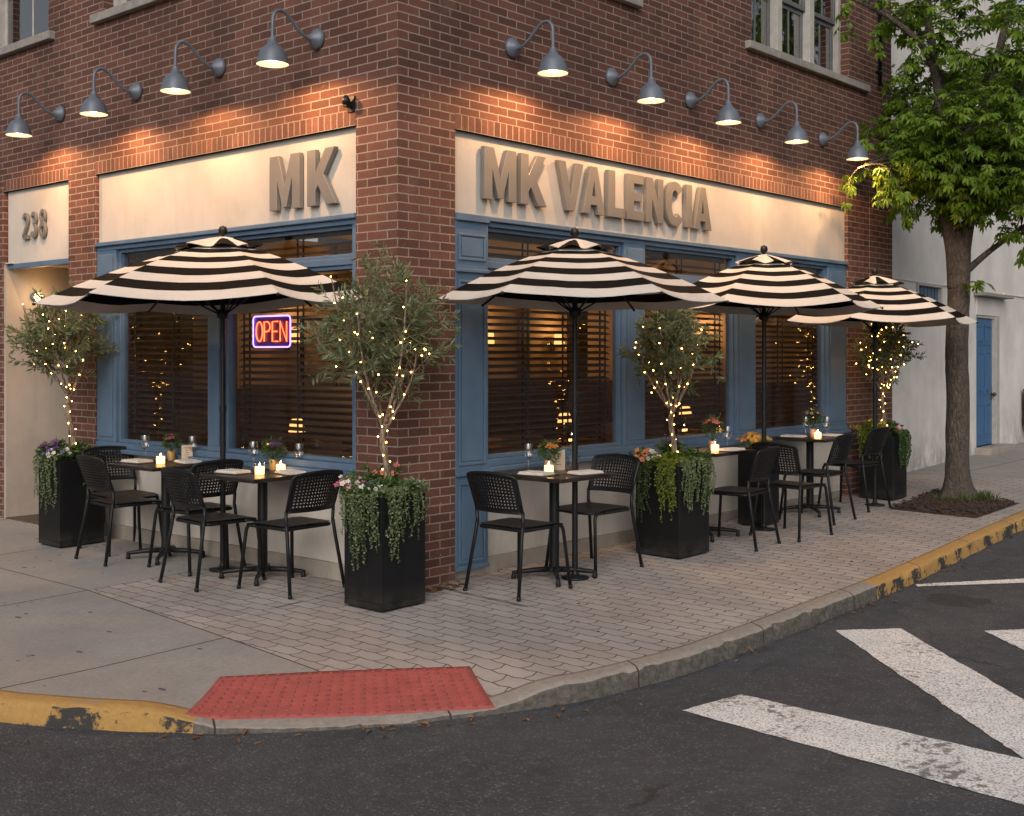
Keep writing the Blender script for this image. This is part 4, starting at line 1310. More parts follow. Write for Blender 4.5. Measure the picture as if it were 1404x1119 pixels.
# table 1 (far left)
put_at(WG, 0, -.23, 2.69, 'stemmed glass left on the leftmost table')
put_at(CN, 0, -.30, 2.36, 'lit candle on the leftmost table in front of pink flowers')
put_at(NP, 0, -.36, 2.60, 'folded white napkin left on the leftmost table', .1)
put_at(NP, 0, -.12, 2.26, 'folded white napkin right on the leftmost table', -.2)
put_at(WG, 0, -.03, 2.33, 'stemmed glass right on the leftmost table behind the menu card')
place(flowers('pink', 'green', 'pot', .10, 'pink flowers in a brass pot on the leftmost table'), -.10, 2.52, TH[0], 'pink flowers in a brass pot on the leftmost table')
# table 2
put_at(WG, 1, -.08, 1.47, 'stemmed glass left on the table beside the corner planter')
put_at(WG, 1, .02, 1.06, 'stemmed glass glinting at right on the table beside the corner planter')
put_at(CN, 1, -.30, 1.10, 'lit candle in front of the purple flowers, by the corner planter')
put_at(CN, 1, -.10, 1.12, 'lit candle right of the purple flowers, by the corner planter')
put_at(NP, 1, -.36, 1.33, 'folded white napkin left on the table beside the corner planter', .1)
put_at(NP, 1, -.12, .98, 'folded white napkin right on the table beside the corner planter', -.2)
place(flowers('purple', 'green', 'pot', .11, 'small purple flowers in a brass pot, table by corner planter', .065), -.05, 1.27, TH[1], 'small purple flowers in a brass pot, table by corner planter')
# table 3
put_at(WG, 2, 1.07, -.23, 'stemmed glass on the first right-hand table')
put_at(CN, 2, 1.07, -.42, 'lit candle on the first right-hand table')
put_at(TU, 2, 1.36, -.42, 'short water tumbler on the first right-hand table behind the pole')
put_at(NP, 2, .93, -.42, 'folded white napkin left on the first right-hand table', .1)
put_at(NP, 2, 1.21, -.64, 'folded white napkin right on the first right-hand table', 1.4)
place(flowers('orange', 'green', 'potc', .10, 'bushy plant with small orange blooms, first right-hand table', .06), 1.18, -.33, TH[2], 'bushy plant with small orange blooms, first right-hand table')
# table 4
put_at(CN, 3, 3.24, -.44, 'lit candle under red flowers beside the middle planter')
put_at(WG, 3, 3.44, -.44, 'stemmed glass on the table right of the middle planter')
put_at(NP, 3, 3.40, -.50, 'folded white napkin on the table right of the middle planter', 1.5)
place(flowers('coral', 'green', 'potc', .16, 'red and coral flowers on the table right of the middle planter', .075), 3.30, -.38, TH[3], 'red and coral flowers on the table right of the middle planter')
# table 5
put_at(WG, 4, 5.05, -.33, 'stemmed glass left on the farthest table')
put_at(WG, 4, 5.15, -.50, 'stemmed glass right on the farthest table')
put_at(CN, 4, 5.04, -.46, 'lit candle on the farthest table')
put_at(NP, 4, 5.02, -.22, 'folded white napkin left on the farthest table', .1)
put_at(NP, 4, 5.38, -.46, 'folded white napkin right on the farthest table', .1)
place(flowers('blush', 'green', 'potc', .15, 'pink flowers in a pot on the farthest table', .075), 5.10, -.38, TH[4], 'pink flowers in a pot on the farthest table')
def menu(x, y, z, rz, w, h, label):
    t = empty('menu_card', (x, y, z), rz, label, 'menu card', 'standing menu cards')
    m_ = MB(); m_.box(-w/2, w/2, -.0015, .0015, 0, h, 0, 0); m_.box(-w/2, w/2, .05, .053, 0, .002)
    m_.quad((-w/2, .0016, h), (w/2, .0016, h), (w/2, .05, 0.001), (-w/2, .05, .001)); m_.build('card', M['card'], t)
    m_ = MB()
    for i in range(5): m_.box(-w*.2*random.uniform(.5, 1.2), w*.2*random.uniform(.5, 1.2), -.0023, -.0016, h*(.82-.14*i), h*(.82-.14*i)+.004)
    m_.build('print', M['ink'], t)
menu(1.31, -.31, TH[2], -.75, .10, .15, 'tan menu card standing beside the first right-hand umbrella pole')
menu(-.05, 2.38, TH[0], -.85, .085, .13, 'tan menu card standing on the leftmost table')

for x, y, lab in ((.85, 1.42, 'lit candle inside, low behind the window with the neon sign'), (2.95, .85, 'lit candle inside, low behind the first blue mullion'), (1.65, 1.0, 'lit candle inside, low behind the first right-hand window'),
                  (3.55, 1.35, 'lit candle inside, low behind the middle right-hand window'), (5.5, 1.35, 'lit candle inside, low behind the farthest window'), (1.15, 2.9, 'lit candle inside, behind the leftmost window')):
    o = place(copy_tree(CN), x, y, .801, lab); o['group'] = 'candles inside the restaurant'
# ----------------------------------------------------------------- umbrellas
def umbrella(px, py, zr, za, rim, label):
    z0 = g(px, py)
    t = empty('patio_umbrella', (px, py, z0), 0, label, 'umbrella', 'striped patio umbrellas')
    n = len(rim)
    zr -= z0; za -= z0
    rim = [Vector((a, b, -.045 if i in (1, 2) else (-.02 if i in (0, 3) else 0.))) for i, (a, b) in enumerate(rim)]
    nt, na = 36, 10
    sagk = [random.uniform(.6, 1.45) for _ in range(n)]
    def surf(k_, a, tt):
        e0, e1 = rim[k_], rim[(k_+1) % n]
        p = e0.lerp(e1, a)
        q = p*tt
        sag = 4*a*(1-a)
        prof = 1-tt+.105*math.sin(pi*min(tt, 1))*(1-.25*tt)
        wr = noise.noise(Vector((px*3+q.x*2.2, py*3+q.y*2.2, 0)))*.008*tt*(.3+sag)+noise.noise(Vector((q.x*7, q.y*7, px)))*.004*sag
        z = zr+(za-zr)*prof + p.z*tt - .034*sag*math.sin(pi*tt*.5)*tt*sagk[k_] + wr
        q = q*(1-.035*sag*tt)
        return Vector((q.x, q.y, z))
    bands = [0., .115, .235, .35, .465, .58, .69, .795, .885, 1.0]   # from the rim inwards: white, black ...
    def band(tt):
        d = 1-tt
        edges = [.105, .205, .30, .395, .485, .575, .66, .745]
        k_ = sum(1 for e in edges if d > e)
        return 0 if k_ % 2 == 0 else 1
    m_ = MB()
    ts = sorted({1-e for e in (0, .05, .105, .155, .205, .25, .30, .35, .395, .44, .485, .53, .575, .62, .66, .70, .745, .82, .90, .985)})
    for k_ in range(n):
        for i in range(na):
            for t0, t1 in zip(ts, ts[1:]):
                a, b = i/na, (i+1)/na
                mi = band((t0+t1)/2)
                up = [surf(k_, a, t0), surf(k_, b, t0), surf(k_, b, t1), surf(k_, a, t1)]
                m_.add(up, [(0, 1, 2, 3)], mi, True)
                m_.add([p-Vector((0, 0, .004)) for p in up], [(3, 2, 1, 0)], mi, True)
            e = [surf(k_, i/na, 1), surf(k_, (i+1)/na, 1)]
            m_.quad(e[0], e[1], e[1]-Vector((0, 0, .004)), e[0]-Vector((0, 0, .004)), 0)
    can = m_.build('canopy', [M['cw'], M['cb']], t)
    # vent cap with wavy edge
    m_ = MB()
    ph = random.uniform(0, 6)
    for k_ in range(n):
        for i in range(na):
            for j in range(4):
                vs = []
                for aa, jj in ((i, j), (i+1, j), (i+1, j+1), (i, j+1)):
                    a = aa/na
                    w = (k_+a)*2*pi/n
                    tt = .015+(.255+.028*math.sin(w*9+ph))*jj/4
                    p = surf(k_, a, tt)
                    vs.append(p+Vector((0, 0, .034+.020*(jj/4)*math.sin(w*9+ph))))
                wmid = (k_+(i+.5)/na)*2*pi/n
                dark = (math.sin(wmid*5+ph) > .05) and j > 0
                m_.add(vs, [(0, 1, 2, 3)], 1 if dark else 0, True)
                m_.add([v-Vector((0, 0, .004)) for v in vs], [(3, 2, 1, 0)], 1 if dark else 0, True)
    m_.build('vent_cap', [M['cw'], M['cb']], t)
    m_ = MB(); m_.lathe([(.012, za+.02), (.014, za+.04), (.030, za+.055), (.034, za+.075), (.028, za+.10), (.001, za+.112)], 16); m_.build('finial', M['black'], t)
    m_ = MB(); m_.lathe([(.021, .012), (.021, 1.2)], 14); m_.lathe([(.019, 1.2), (.019, za+.03)], 14); m_.lathe([(.027, 1.17), (.027, 1.22)], 14); m_.lathe([(.03, zr-.14), (.045, zr-.13), (.045, zr-.08), (.03, zr-.07)], 16); m_.build('pole', M['black'], t)
    m_ = MB(); m_.lathe([(.001, 0), (.10, 0), (.10, .012), (.03, .018), (.022, .05)], 24); m_.build('base', M['black'], t)
    for k_ in range(n):
        m_ = MB()
        pts = [surf(k_, 0, tt)-Vector((0, 0, .014)) for tt in (.03, .25, .5, .75, .995)]
        m_.tube(pts, .008, 6)
        st = surf(k_, 0, .5)-Vector((0, 0, .022))
        m_.tube([(rim[k_].x*.03, rim[k_].y*.03, zr-.10), st], .0065, 6)
        m_.ball(surf(k_, 0, .998)-Vector((0, 0, .012)), .012, 0, 8, 6)
        m_.build('rib', M['black'], t)
    return t
UM = [(-.22, 1.655, 2.05, 2.49, [(.18, -1.42), (.18, -.80), (.18, 1.3), (-.93, 1.06), (-1.215, -.246), (-.394, -1.175)], 'black and white striped umbrella over the two left-hand tables'),
      (1.235, -.525, 2.05, 2.44, [(.72, -.82), (1.0, .20), (-.45, .48), (-.90, .48), (-1.0, -.20), (-.324, -.967)], 'black and white striped umbrella over the first right-hand table'),
      (4.06, -.44, 2.09, 2.51, [(.701, -.795), (1.04, .21), (-.7, .40), (-1.15, .40), (-1.04, -.21), (-.337, -1.0)], 'black and white striped umbrella in the middle of the right row'),
      (6.21, -.50, 2.00, 2.42, [(.69, -.79), (.98, .20), (-.75, .46), (-1.0, .46), (-.98, -.20), (-.318, -.95)], 'black and white striped umbrella farthest right, near the street tree')]
for u in UM: umbrella(*u)

# --------------------------------------------------- planters and their plants
PL = dict(left=(-.53, -.13, 3.49, 3.85, .72), corner=(-.445, -.065, -.33, .02, .715), middle=(2.305, 2.735, -.70, -.29, .715), far=(6.62, 6.97, -.51, -.14, .67), small=(4.13, 4.46, -.37, -.13, .70))
PW = dict(left='the leftmost planter by the entry', corner='the corner planter', middle='the middle planter on the right', far='the farthest planter near the street tree', small='the small planter behind a chair')
PLAB = dict(left='tall black box planter beside the number 238 entry', corner='tall black box planter in front of the brick corner pier', middle='tall black box planter under the right-hand windows', far='tall black box planter farthest right, near the street tree', small='small black box planter with yellow flowers behind a chair')
def ptop(k_):
    x0, x1, y0, y1, h = PL[k_]
    return g((x0+x1)/2, (y0+y1)/2)+h
for k_, (x0, x1, y0, y1, h) in PL.items():
    cx, cy = (x0+x1)/2, (y0+y1)/2
    z0 = g(cx, cy)
    t = empty('planter', (cx, cy, z0), 0, PLAB[k_], 'planter', 'black box planters')
    m_ = MB()
    a, b = (x1-x0)/2, (y1-y0)/2
    w = .018
    m_.box(-a, a, -b, b, .012, .05, 0, .002)
    m_.box(-a, -a+w, -b, b, .0505, h, 0, .003); m_.box(a-w, a, -b, b, .0505, h, 0, .003)
    m_.box(-a+w, a-w, -b, -b+w, .0505, h, 0, .003); m_.box(-a+w, a-w, b-w, b, .0505, h, 0, .003)
    m_.build('box', M['planter'], t)
    m_ = MB(); m_.box(-a+.02, a-.02, -b+.02, b-.02, .0, .0115); m_.build('foot', M['black'], t)
    m_ = MB(); m_.box(-a+w, a-w, -b+w, b-w, .0505, h-.04); m_.build('soil', M['soil'], t)

def olive(k_, zfork, ztop, rad, seed, lean=(0, 0), ntw=80, label='', nb=44):
    rr = random.Random(seed)
    x0, x1, y0, y1, h = PL[k_]
    cx, cy = (x0+x1)/2, (y0+y1)/2
    zs = ptop(k_)-.045
    t = empty('olive_tree', (cx, cy, zs), 0, label, 'tree', 'olive trees in the planters')
    F = Vector((lean[0]*.3, lean[1]*.3, zfork-zs)); H = ztop-zs
    tr = MB()
    trunk = smooth_path([(0, 0, 0), (.012, -.008, F.z*.4), (F.x-.01, F.y+.006, F.z*.75), F], 5)
    tr.tube(trunk, [.024-.006*i/(len(trunk)-1) for i in range(len(trunk))], 10)
    C = Vector((lean[0], lean[1], (F.z+.08+H)/2+.03)); rz_ = (H-F.z)/2*1.05
    limbs = []
    nl_ = 7
    for i in range(nl_):
        a = 2*pi*i/nl_+rr.uniform(-.3, .3)
        q = rr.uniform(.35, .75)
        tip = C+Vector((math.cos(a)*rad*q, math.sin(a)*rad*q, rz_*rr.uniform(.0, .75)))
        mid = F.lerp(tip, .5)+Vector((math.cos(a)*rad*.10, math.sin(a)*rad*.10, -.02))
        P = smooth_path([F-Vector((0, 0, rr.uniform(0, .06))), mid, tip], 7)
        tr.tube(P, [.0115-.0085*j/(len(P)-1) for j in range(len(P))], 7)
        limbs.append(P)
    lf = MB(); tw = tr
    for i in range(ntw):
        P = rr.choice(limbs)
        s = P[int(rr.uniform(.30, 1.)*(len(P)-1))]
        d = Vector((rr.gauss(0, 1), rr.gauss(0, 1), rr.gauss(.30, .8))).normalized()
        e = C+Vector((d.x*rad, d.y*rad, d.z*rz_))*rr.uniform(.55, 1.02)*(1.2 if rr.random() < .18 else 1.)
        k2 = (e.z-C.z)/rz_
        e = Vector((C.x+(e.x-C.x)*(1-.52*max(0., k2+.1)), C.y+(e.y-C.y)*(1-.52*max(0., k2+.1)), e.z))
        if e.z < F.z-.20: e.z = F.z-.20+rr.uniform(0, .16)
        m1 = s.lerp(e, .5)+Vector((0, 0, rr.uniform(-.01, .05)))
        T_ = smooth_path([s, m1, e+Vector((0, 0, rr.uniform(-.02, .04)))], 8)
        tw.tube(T_, [.0028-.0016*j/(len(T_)-1) for j in range(len(T_))], 4, cap=False)
        nlv = 34
        for j in range(nlv):
            f = .22+.78*j/nlv
            idx = min(int(f*(len(T_)-1)), len(T_)-2)
            p = T_[idx].lerp(T_[idx+1], f*(len(T_)-1)-idx)
            ax = (T_[idx+1]-T_[idx]).normalized()
            sd = ax.orthogonal(); sd.rotate(Matrix.Rotation(rr.uniform(0, 2*pi), 3, ax))
            leaf(lf, p, ax*rr.uniform(.5, 1.1)+sd*rr.uniform(.5, 1.), rr.uniform(.042, .080), rr.uniform(.20, .30), rr, .15)
    tr.build('trunk', M['olive_bark'], t)
    lf.build('crown', M['olive'], t)
    # fairy lights
    s_ = empty('string_lights', (cx, cy, zs), 0, 'lit string lights wound through the tree of %s' % PW[k_], 'string lights', 'string lights on the olive trees')
    wire = MB(); pts = []
    for i in range(60):
        f = i/59
        p = trunk[min(int(f*(len(trunk)-1)), len(trunk)-1)]
        if f < 1: p = trunk[int(f*(len(trunk)-1))].lerp(trunk[int(f*(len(trunk)-1))+1], f*(len(trunk)-1) % 1)
        a = i*.75
        pts.append(p+Vector((math.cos(a)*.030, math.sin(a)*.030, 0)))
    bulbs = [pts[i]*1. for i in range(10, 60, 5)]
    wire.tube(pts, .0013, 4)
    for P in limbs:
        w = []
        for j in range(30):
            f = j/29*(len(P)-1)
            i0 = min(int(f), len(P)-2)
            p = P[i0].lerp(P[i0+1], f-i0)
            w.append(p+Vector((math.cos(j*.9)*.016, math.sin(j*.9)*.016, 0)))
        wire.tube(w, .0012, 4)
        for j in range(5, 30, 6): bulbs.append(w[j])
    while len(bulbs) < nb:
        P = rr.choice(limbs)
        p = P[int(rr.uniform(.4, 1)*(len(P)-1))]+Vector((rr.gauss(0, .10), rr.gauss(0, .10), rr.gauss(0, .07)))
        q = bulbs[-1]
        bulbs.append(p)
        near = min((v for L_ in limbs for v in L_), key=lambda v: (v-p).length)
        wire.tube([near, near.lerp(p, .5)+Vector((0, 0, -.012)), p], .001, 4)
    wire.build('wire', M['wire'], s_)
    bm_ = MB(); bm_.ball((0, 0, 0), .0044, 0, 6, 4)
    b0 = bm_.build('bulb', M['fairy'], s_)
    for i, p in enumerate(bulbs[:100]):
        o = b0
        if i:
            o = b0.copy(); COL.objects.link(o)
        o.location = p
    return t
olive('left', 1.30, 2.20, .50, 11, (-.04, .05), 115, 'olive tree with warm string lights in the leftmost planter', 60)
olive('corner', 1.20, 2.23, .58, 5, (.0, .02), 140, 'olive tree with warm string lights in front of the brick corner', 62)
olive('middle', 1.20, 2.08, .42, 8, (.02, .03), 110, 'olive tree with warm string lights in the middle planter', 50)
olive('far', 1.24, 2.05, .39, 21, (.0, .0), 95, 'olive tree thick with string lights in the farthest planter', 92)

def edge_pt(k_, face, f):
    """point on the planter rim: face 'l' (towards -x), 'r' (towards -y), 'b' (+x), 'k' (+y); f from the near corner"""
    x0, x1, y0, y1, h = PL[k_]
    if face == 'l': return Vector((x0, y0+(y1-y0)*f, ptop(k_))), Vector((-1, 0, 0))
    if face == 'r': return Vector((x0+(x1-x0)*f, y0, ptop(k_))), Vector((0, -1, 0))
    if face == 'b': return Vector((x1, y0+(y1-y0)*f, ptop(k_))), Vector((1, 0, 0))
    return Vector((x0+(x1-x0)*f, y1, ptop(k_))), Vector((0, 1, 0))
def trailing(k_, face, f0, f1, n, L0, L1, mat, label, size=.021, seed=0):
    n = int(n*1.5)
    rr = random.Random(seed*77+5)
    base, nrm = edge_pt(k_, face, (f0+f1)/2)
    root = base-nrm*.05-Vector((0, 0, .04))
    t = empty('trailing_plant', root, 0, label, 'trailing plant', 'trailing plants hanging over the planters')
    st = MB(); lf = MB()
    for i in range(n):
        f = f0+(f1-f0)*(i+rr.random())/n
        e, nn = edge_pt(k_, face, f)
        e = e-root
        L_ = rr.uniform(L0, L1)*(1.15-.5*abs((i+.5)/n-.5))
        out = rr.uniform(.012, .05)
        P = smooth_path([Vector((rr.uniform(-.03, .03), rr.uniform(-.03, .03), .0)), e-nn*.015+Vector((0, 0, .03+rr.uniform(0, .03))), e+nn*out+Vector((0, 0, .005)),
                         e+nn*(out+.004)+Vector((rr.uniform(-.02, .02), rr.uniform(-.02, .02), -L_*.5))*1., e+nn*(out*.7)+Vector((rr.uniform(-.03, .03)*abs(nn.y), rr.uniform(-.03, .03)*abs(nn.x), -L_))], 8)
        st.tube(P, .0014, 4, cap=False)
        tot = sum((b-a).length for a, b in zip(P, P[1:]))
        m_ = int(tot/.0075)
        for j in range(m_):
            ff = j/m_*(len(P)-1); i0 = min(int(ff), len(P)-2)
            p = P[i0].lerp(P[i0+1], ff-i0)
            d = Vector((rr.uniform(-1, 1), rr.uniform(-1, 1), rr.uniform(-.8, .5)))
            d = d+nn*.35
            sz = size*rr.uniform(.7, 1.2)*(1-.35*j/m_)
            leaf(lf, p, d, sz, .95, rr, .2)
    st.build('stems', M['stemg'], t); lf.build('leaves', M[mat], t)
def bushy(k_, u, v, r, h, mat, label, n=420, L=(.035, .065), wr=.4, petals=None, nb=20, pr=.02, seed=0, name='leafy_plant', spike=False):
    rr = random.Random(seed*31+9)
    x0, x1, y0, y1, hh = PL[k_]
    root = Vector((x0+(x1-x0)*u, y0+(y1-y0)*v, ptop(k_)-.045))
    t = empty('flowering_plant' if petals else name, root, 0, label, 'flowers' if petals else 'plant', 'bedding plants in the planters')
    lf = MB(); st = MB()
    nst = 16
    tips = []
    for i in range(nst):
        a = rr.uniform(0, 2*pi); q = r*math.sqrt(rr.random())
        tip = Vector((q*math.cos(a), q*math.sin(a), h*rr.uniform(.55, 1.)*(1-.35*q/r)+.03))
        P = smooth_path([Vector((q*.2*math.cos(a), q*.2*math.sin(a), 0)), tip*.5+Vector((0, 0, .02)), tip], 4)
        st.tube(P, .0016, 4, cap=False); tips.append(tip)
        for j in range(n//nst):
            ff = rr.uniform(.25, 1)*(len(P)-1); i0 = min(int(ff), len(P)-2)
            p = P[i0].lerp(P[i0+1], ff-i0)
            d = Vector((math.cos(a)*.5+rr.uniform(-1, 1), math.sin(a)*.5+rr.uniform(-1, 1), rr.uniform(-.2, .9)))
            leaf(lf, p, d, rr.uniform(*L), wr, rr, .25)
    st.build('stems', M['stemg'], t); lf.build('foliage', M[mat], t)
    if petals:
        for pc in petals:
            m_ = MB()
            for i in range(nb):
                b = rr.choice(tips)
                if spike: p = b+Vector((rr.gauss(0, .006), rr.gauss(0, .006), rr.uniform(-.01, .05)))
                else: p = b+Vector((rr.gauss(0, .018), rr.gauss(0, .018), rr.uniform(.0, .025)))
                blossom(m_, p, Vector((p.x*4-.5, p.y*4-.5, .7)), pr*1.2*rr.uniform(.7, 1.2), rr)
            m_.build('blossoms', M[pc], t)
# leftmost planter
trailing('left', 'l', .05, .95, 13, .18, .42, 'trail', 'pale green trailing plant over the street side of the leftmost planter', seed=1)
trailing('left', 'r', .55, .92, 7, .12, .28, 'trail', 'pale green trailing plant on the table side of the leftmost planter', seed=2)
trailing('left', 'k', .0, .6, 7, .12, .3, 'trail', 'sparse trailing plant on the entry side of the leftmost planter', seed=3)
bushy('left', .2, .80, .10, .20, 'green', 'purple flowers at the entry side of the leftmost planter', petals=['purple'], nb=14, seed=1)
bushy('left', .15, .35, .11, .12, 'green', 'white and violet pansies at the front of the leftmost planter', petals=['white', 'violet'], nb=16, pr=.02, seed=2)
bushy('left', .55, .3, .14, .16, 'green', 'leafy dark green plant in the leftmost planter', n=420, seed=3)
bushy('left', .6, .75, .14, .24, 'green', 'taller green plant beside the trunk in the leftmost planter', n=380, L=(.02, .045), seed=4)
# corner planter
trailing('corner', 'l', .30, .72, 11, .20, .46, 'trail', 'long pale green trailing plant down the left face of the corner planter', seed=5)
trailing('corner', 'l', .74, 1.0, 7, .12, .30, 'trail', 'short pale green trailing plant at the left end of the corner planter', seed=6)
trailing('corner', 'l', .04, .24, 6, .18, .34, 'trail', 'pale green trailing plant at the near edge of the corner planter', seed=25)
trailing('corner', 'r', .05, .45, 10, .20, .40, 'trail', 'long pale green trailing plant on the right face of the corner planter', seed=7)
trailing('corner', 'r', .55, .85, 6, .14, .30, 'trail', 'thin pale green trailing plant further right on the corner planter', seed=8)
trailing('corner', 'b', .05, .8, 10, .14, .34, 'trail', 'pale green trailing plant on the pier side of the corner planter', seed=9)
bushy('corner', .08, .90, .09, .12, 'trail', 'pink and blush flowers at the left end of the corner planter', petals=['pink', 'blush', 'white'], nb=14, pr=.016, seed=5)
bushy('corner', .10, .55, .07, .09, 'green', 'violet pansies at the front of the corner planter', petals=['violet'], nb=12, pr=.019, seed=6)
bushy('corner', .12, .28, .08, .08, 'green', 'white pansies at the front of the corner planter', petals=['white'], nb=18, pr=.019, seed=7)
bushy('corner', .50, .30, .15, .12, 'green', 'broad leafy green plant in the middle of the corner planter', n=420, L=(.04, .075), wr=.45, seed=8)
bushy('corner', .80, .75, .10, .20, 'green', 'coral flowers behind the trunk in the corner planter', petals=['coral'], nb=8, pr=.024, seed=9)
bushy('corner', .30, .85, .11, .20, 'green', 'upright green plant at the back of the corner planter', n=300, L=(.025, .05), seed=10)
bushy('corner', .85, .25, .09, .09, 'trail', 'small cream flowers on the right of the corner planter', petals=['white'], nb=6, pr=.012, seed=11)
# middle planter
trailing('middle', 'l', .62, .98, 11, .20, .44, 'green', 'dark green trailing plant at the left end of the middle planter', seed=10)
trailing('middle', 'l', .05, .42, 15, .20, .42, 'lime', 'lime green trailing plant on the left face of the middle planter', .023, seed=11)
trailing('middle', 'r', .02, .40, 13, .18, .36, 'trail', 'grey green trailing plant at the near corner of the middle planter', seed=12)
trailing('middle', 'r', .45, 1.0, 17, .16, .36, 'trail', 'thick green trailing plant on the right face of the middle planter', seed=13)
bushy('middle', .08, .90, .10, .15, 'green', 'orange and pink flowers at the left end of the middle planter', petals=['orange', 'coral'], nb=16, seed=12)
bushy('middle', .10, .65, .08, .11, 'lime', 'white flowers at the front of the middle planter', petals=['white'], nb=14, pr=.02, seed=13)
bushy('middle', .22, .30, .14, .14, 'lime', 'lime green leafy mound in the middle planter', n=520, L=(.02, .04), wr=.7, seed=14)
bushy('middle', .75, .25, .13, .15, 'green', 'dark green leafy plant on the right of the middle planter', n=380, L=(.03, .06), seed=15)
bushy('middle', .75, .65, .13, .24, 'green', 'purple flower spikes at the back of the middle planter', petals=['violet', 'purple'], nb=26, pr=.012, spike=True, seed=16)
# far planter
trailing('far', 'l', .3, 1., 16, .08, .26, 'lime', 'yellow green trailing plant over the left face of the farthest planter', .025, seed=14)
trailing('far', 'r', .35, 1.0, 18, .16, .34, 'green', 'dense green trailing plant on the right of the farthest planter', .025, seed=15)
trailing('far', 'b', .0, .7, 10, .2, .42, 'green', 'green trailing plant on the far side of the farthest planter', .025, seed=16)
bushy('far', .15, .75, .19, .20, 'lime', 'bright yellow green bush at the left of the farthest planter', n=620, L=(.025, .05), wr=.6, petals=['yellow'], nb=40, pr=.012, seed=17)
bushy('far', .80, .35, .10, .16, 'green', 'red and white flowers at the right of the farthest planter', petals=['red', 'white', 'pink'], nb=10, pr=.022, seed=18)
bushy('far', .55, .5, .14, .20, 'green', 'dark leafy plant at the trunk of the farthest planter', n=340, seed=19)
# small planter
bushy('small', .3, .5, .15, .17, 'lime', 'yellow flowers filling the small planter behind a chair', n=360, L=(.02, .04), petals=['yellow', 'orange'], nb=60, pr=.014, seed=20)
bushy('small', .75, .5, .11, .13, 'lime', 'lime foliage at the right of the small planter', n=260, L=(.02, .04), seed=21)

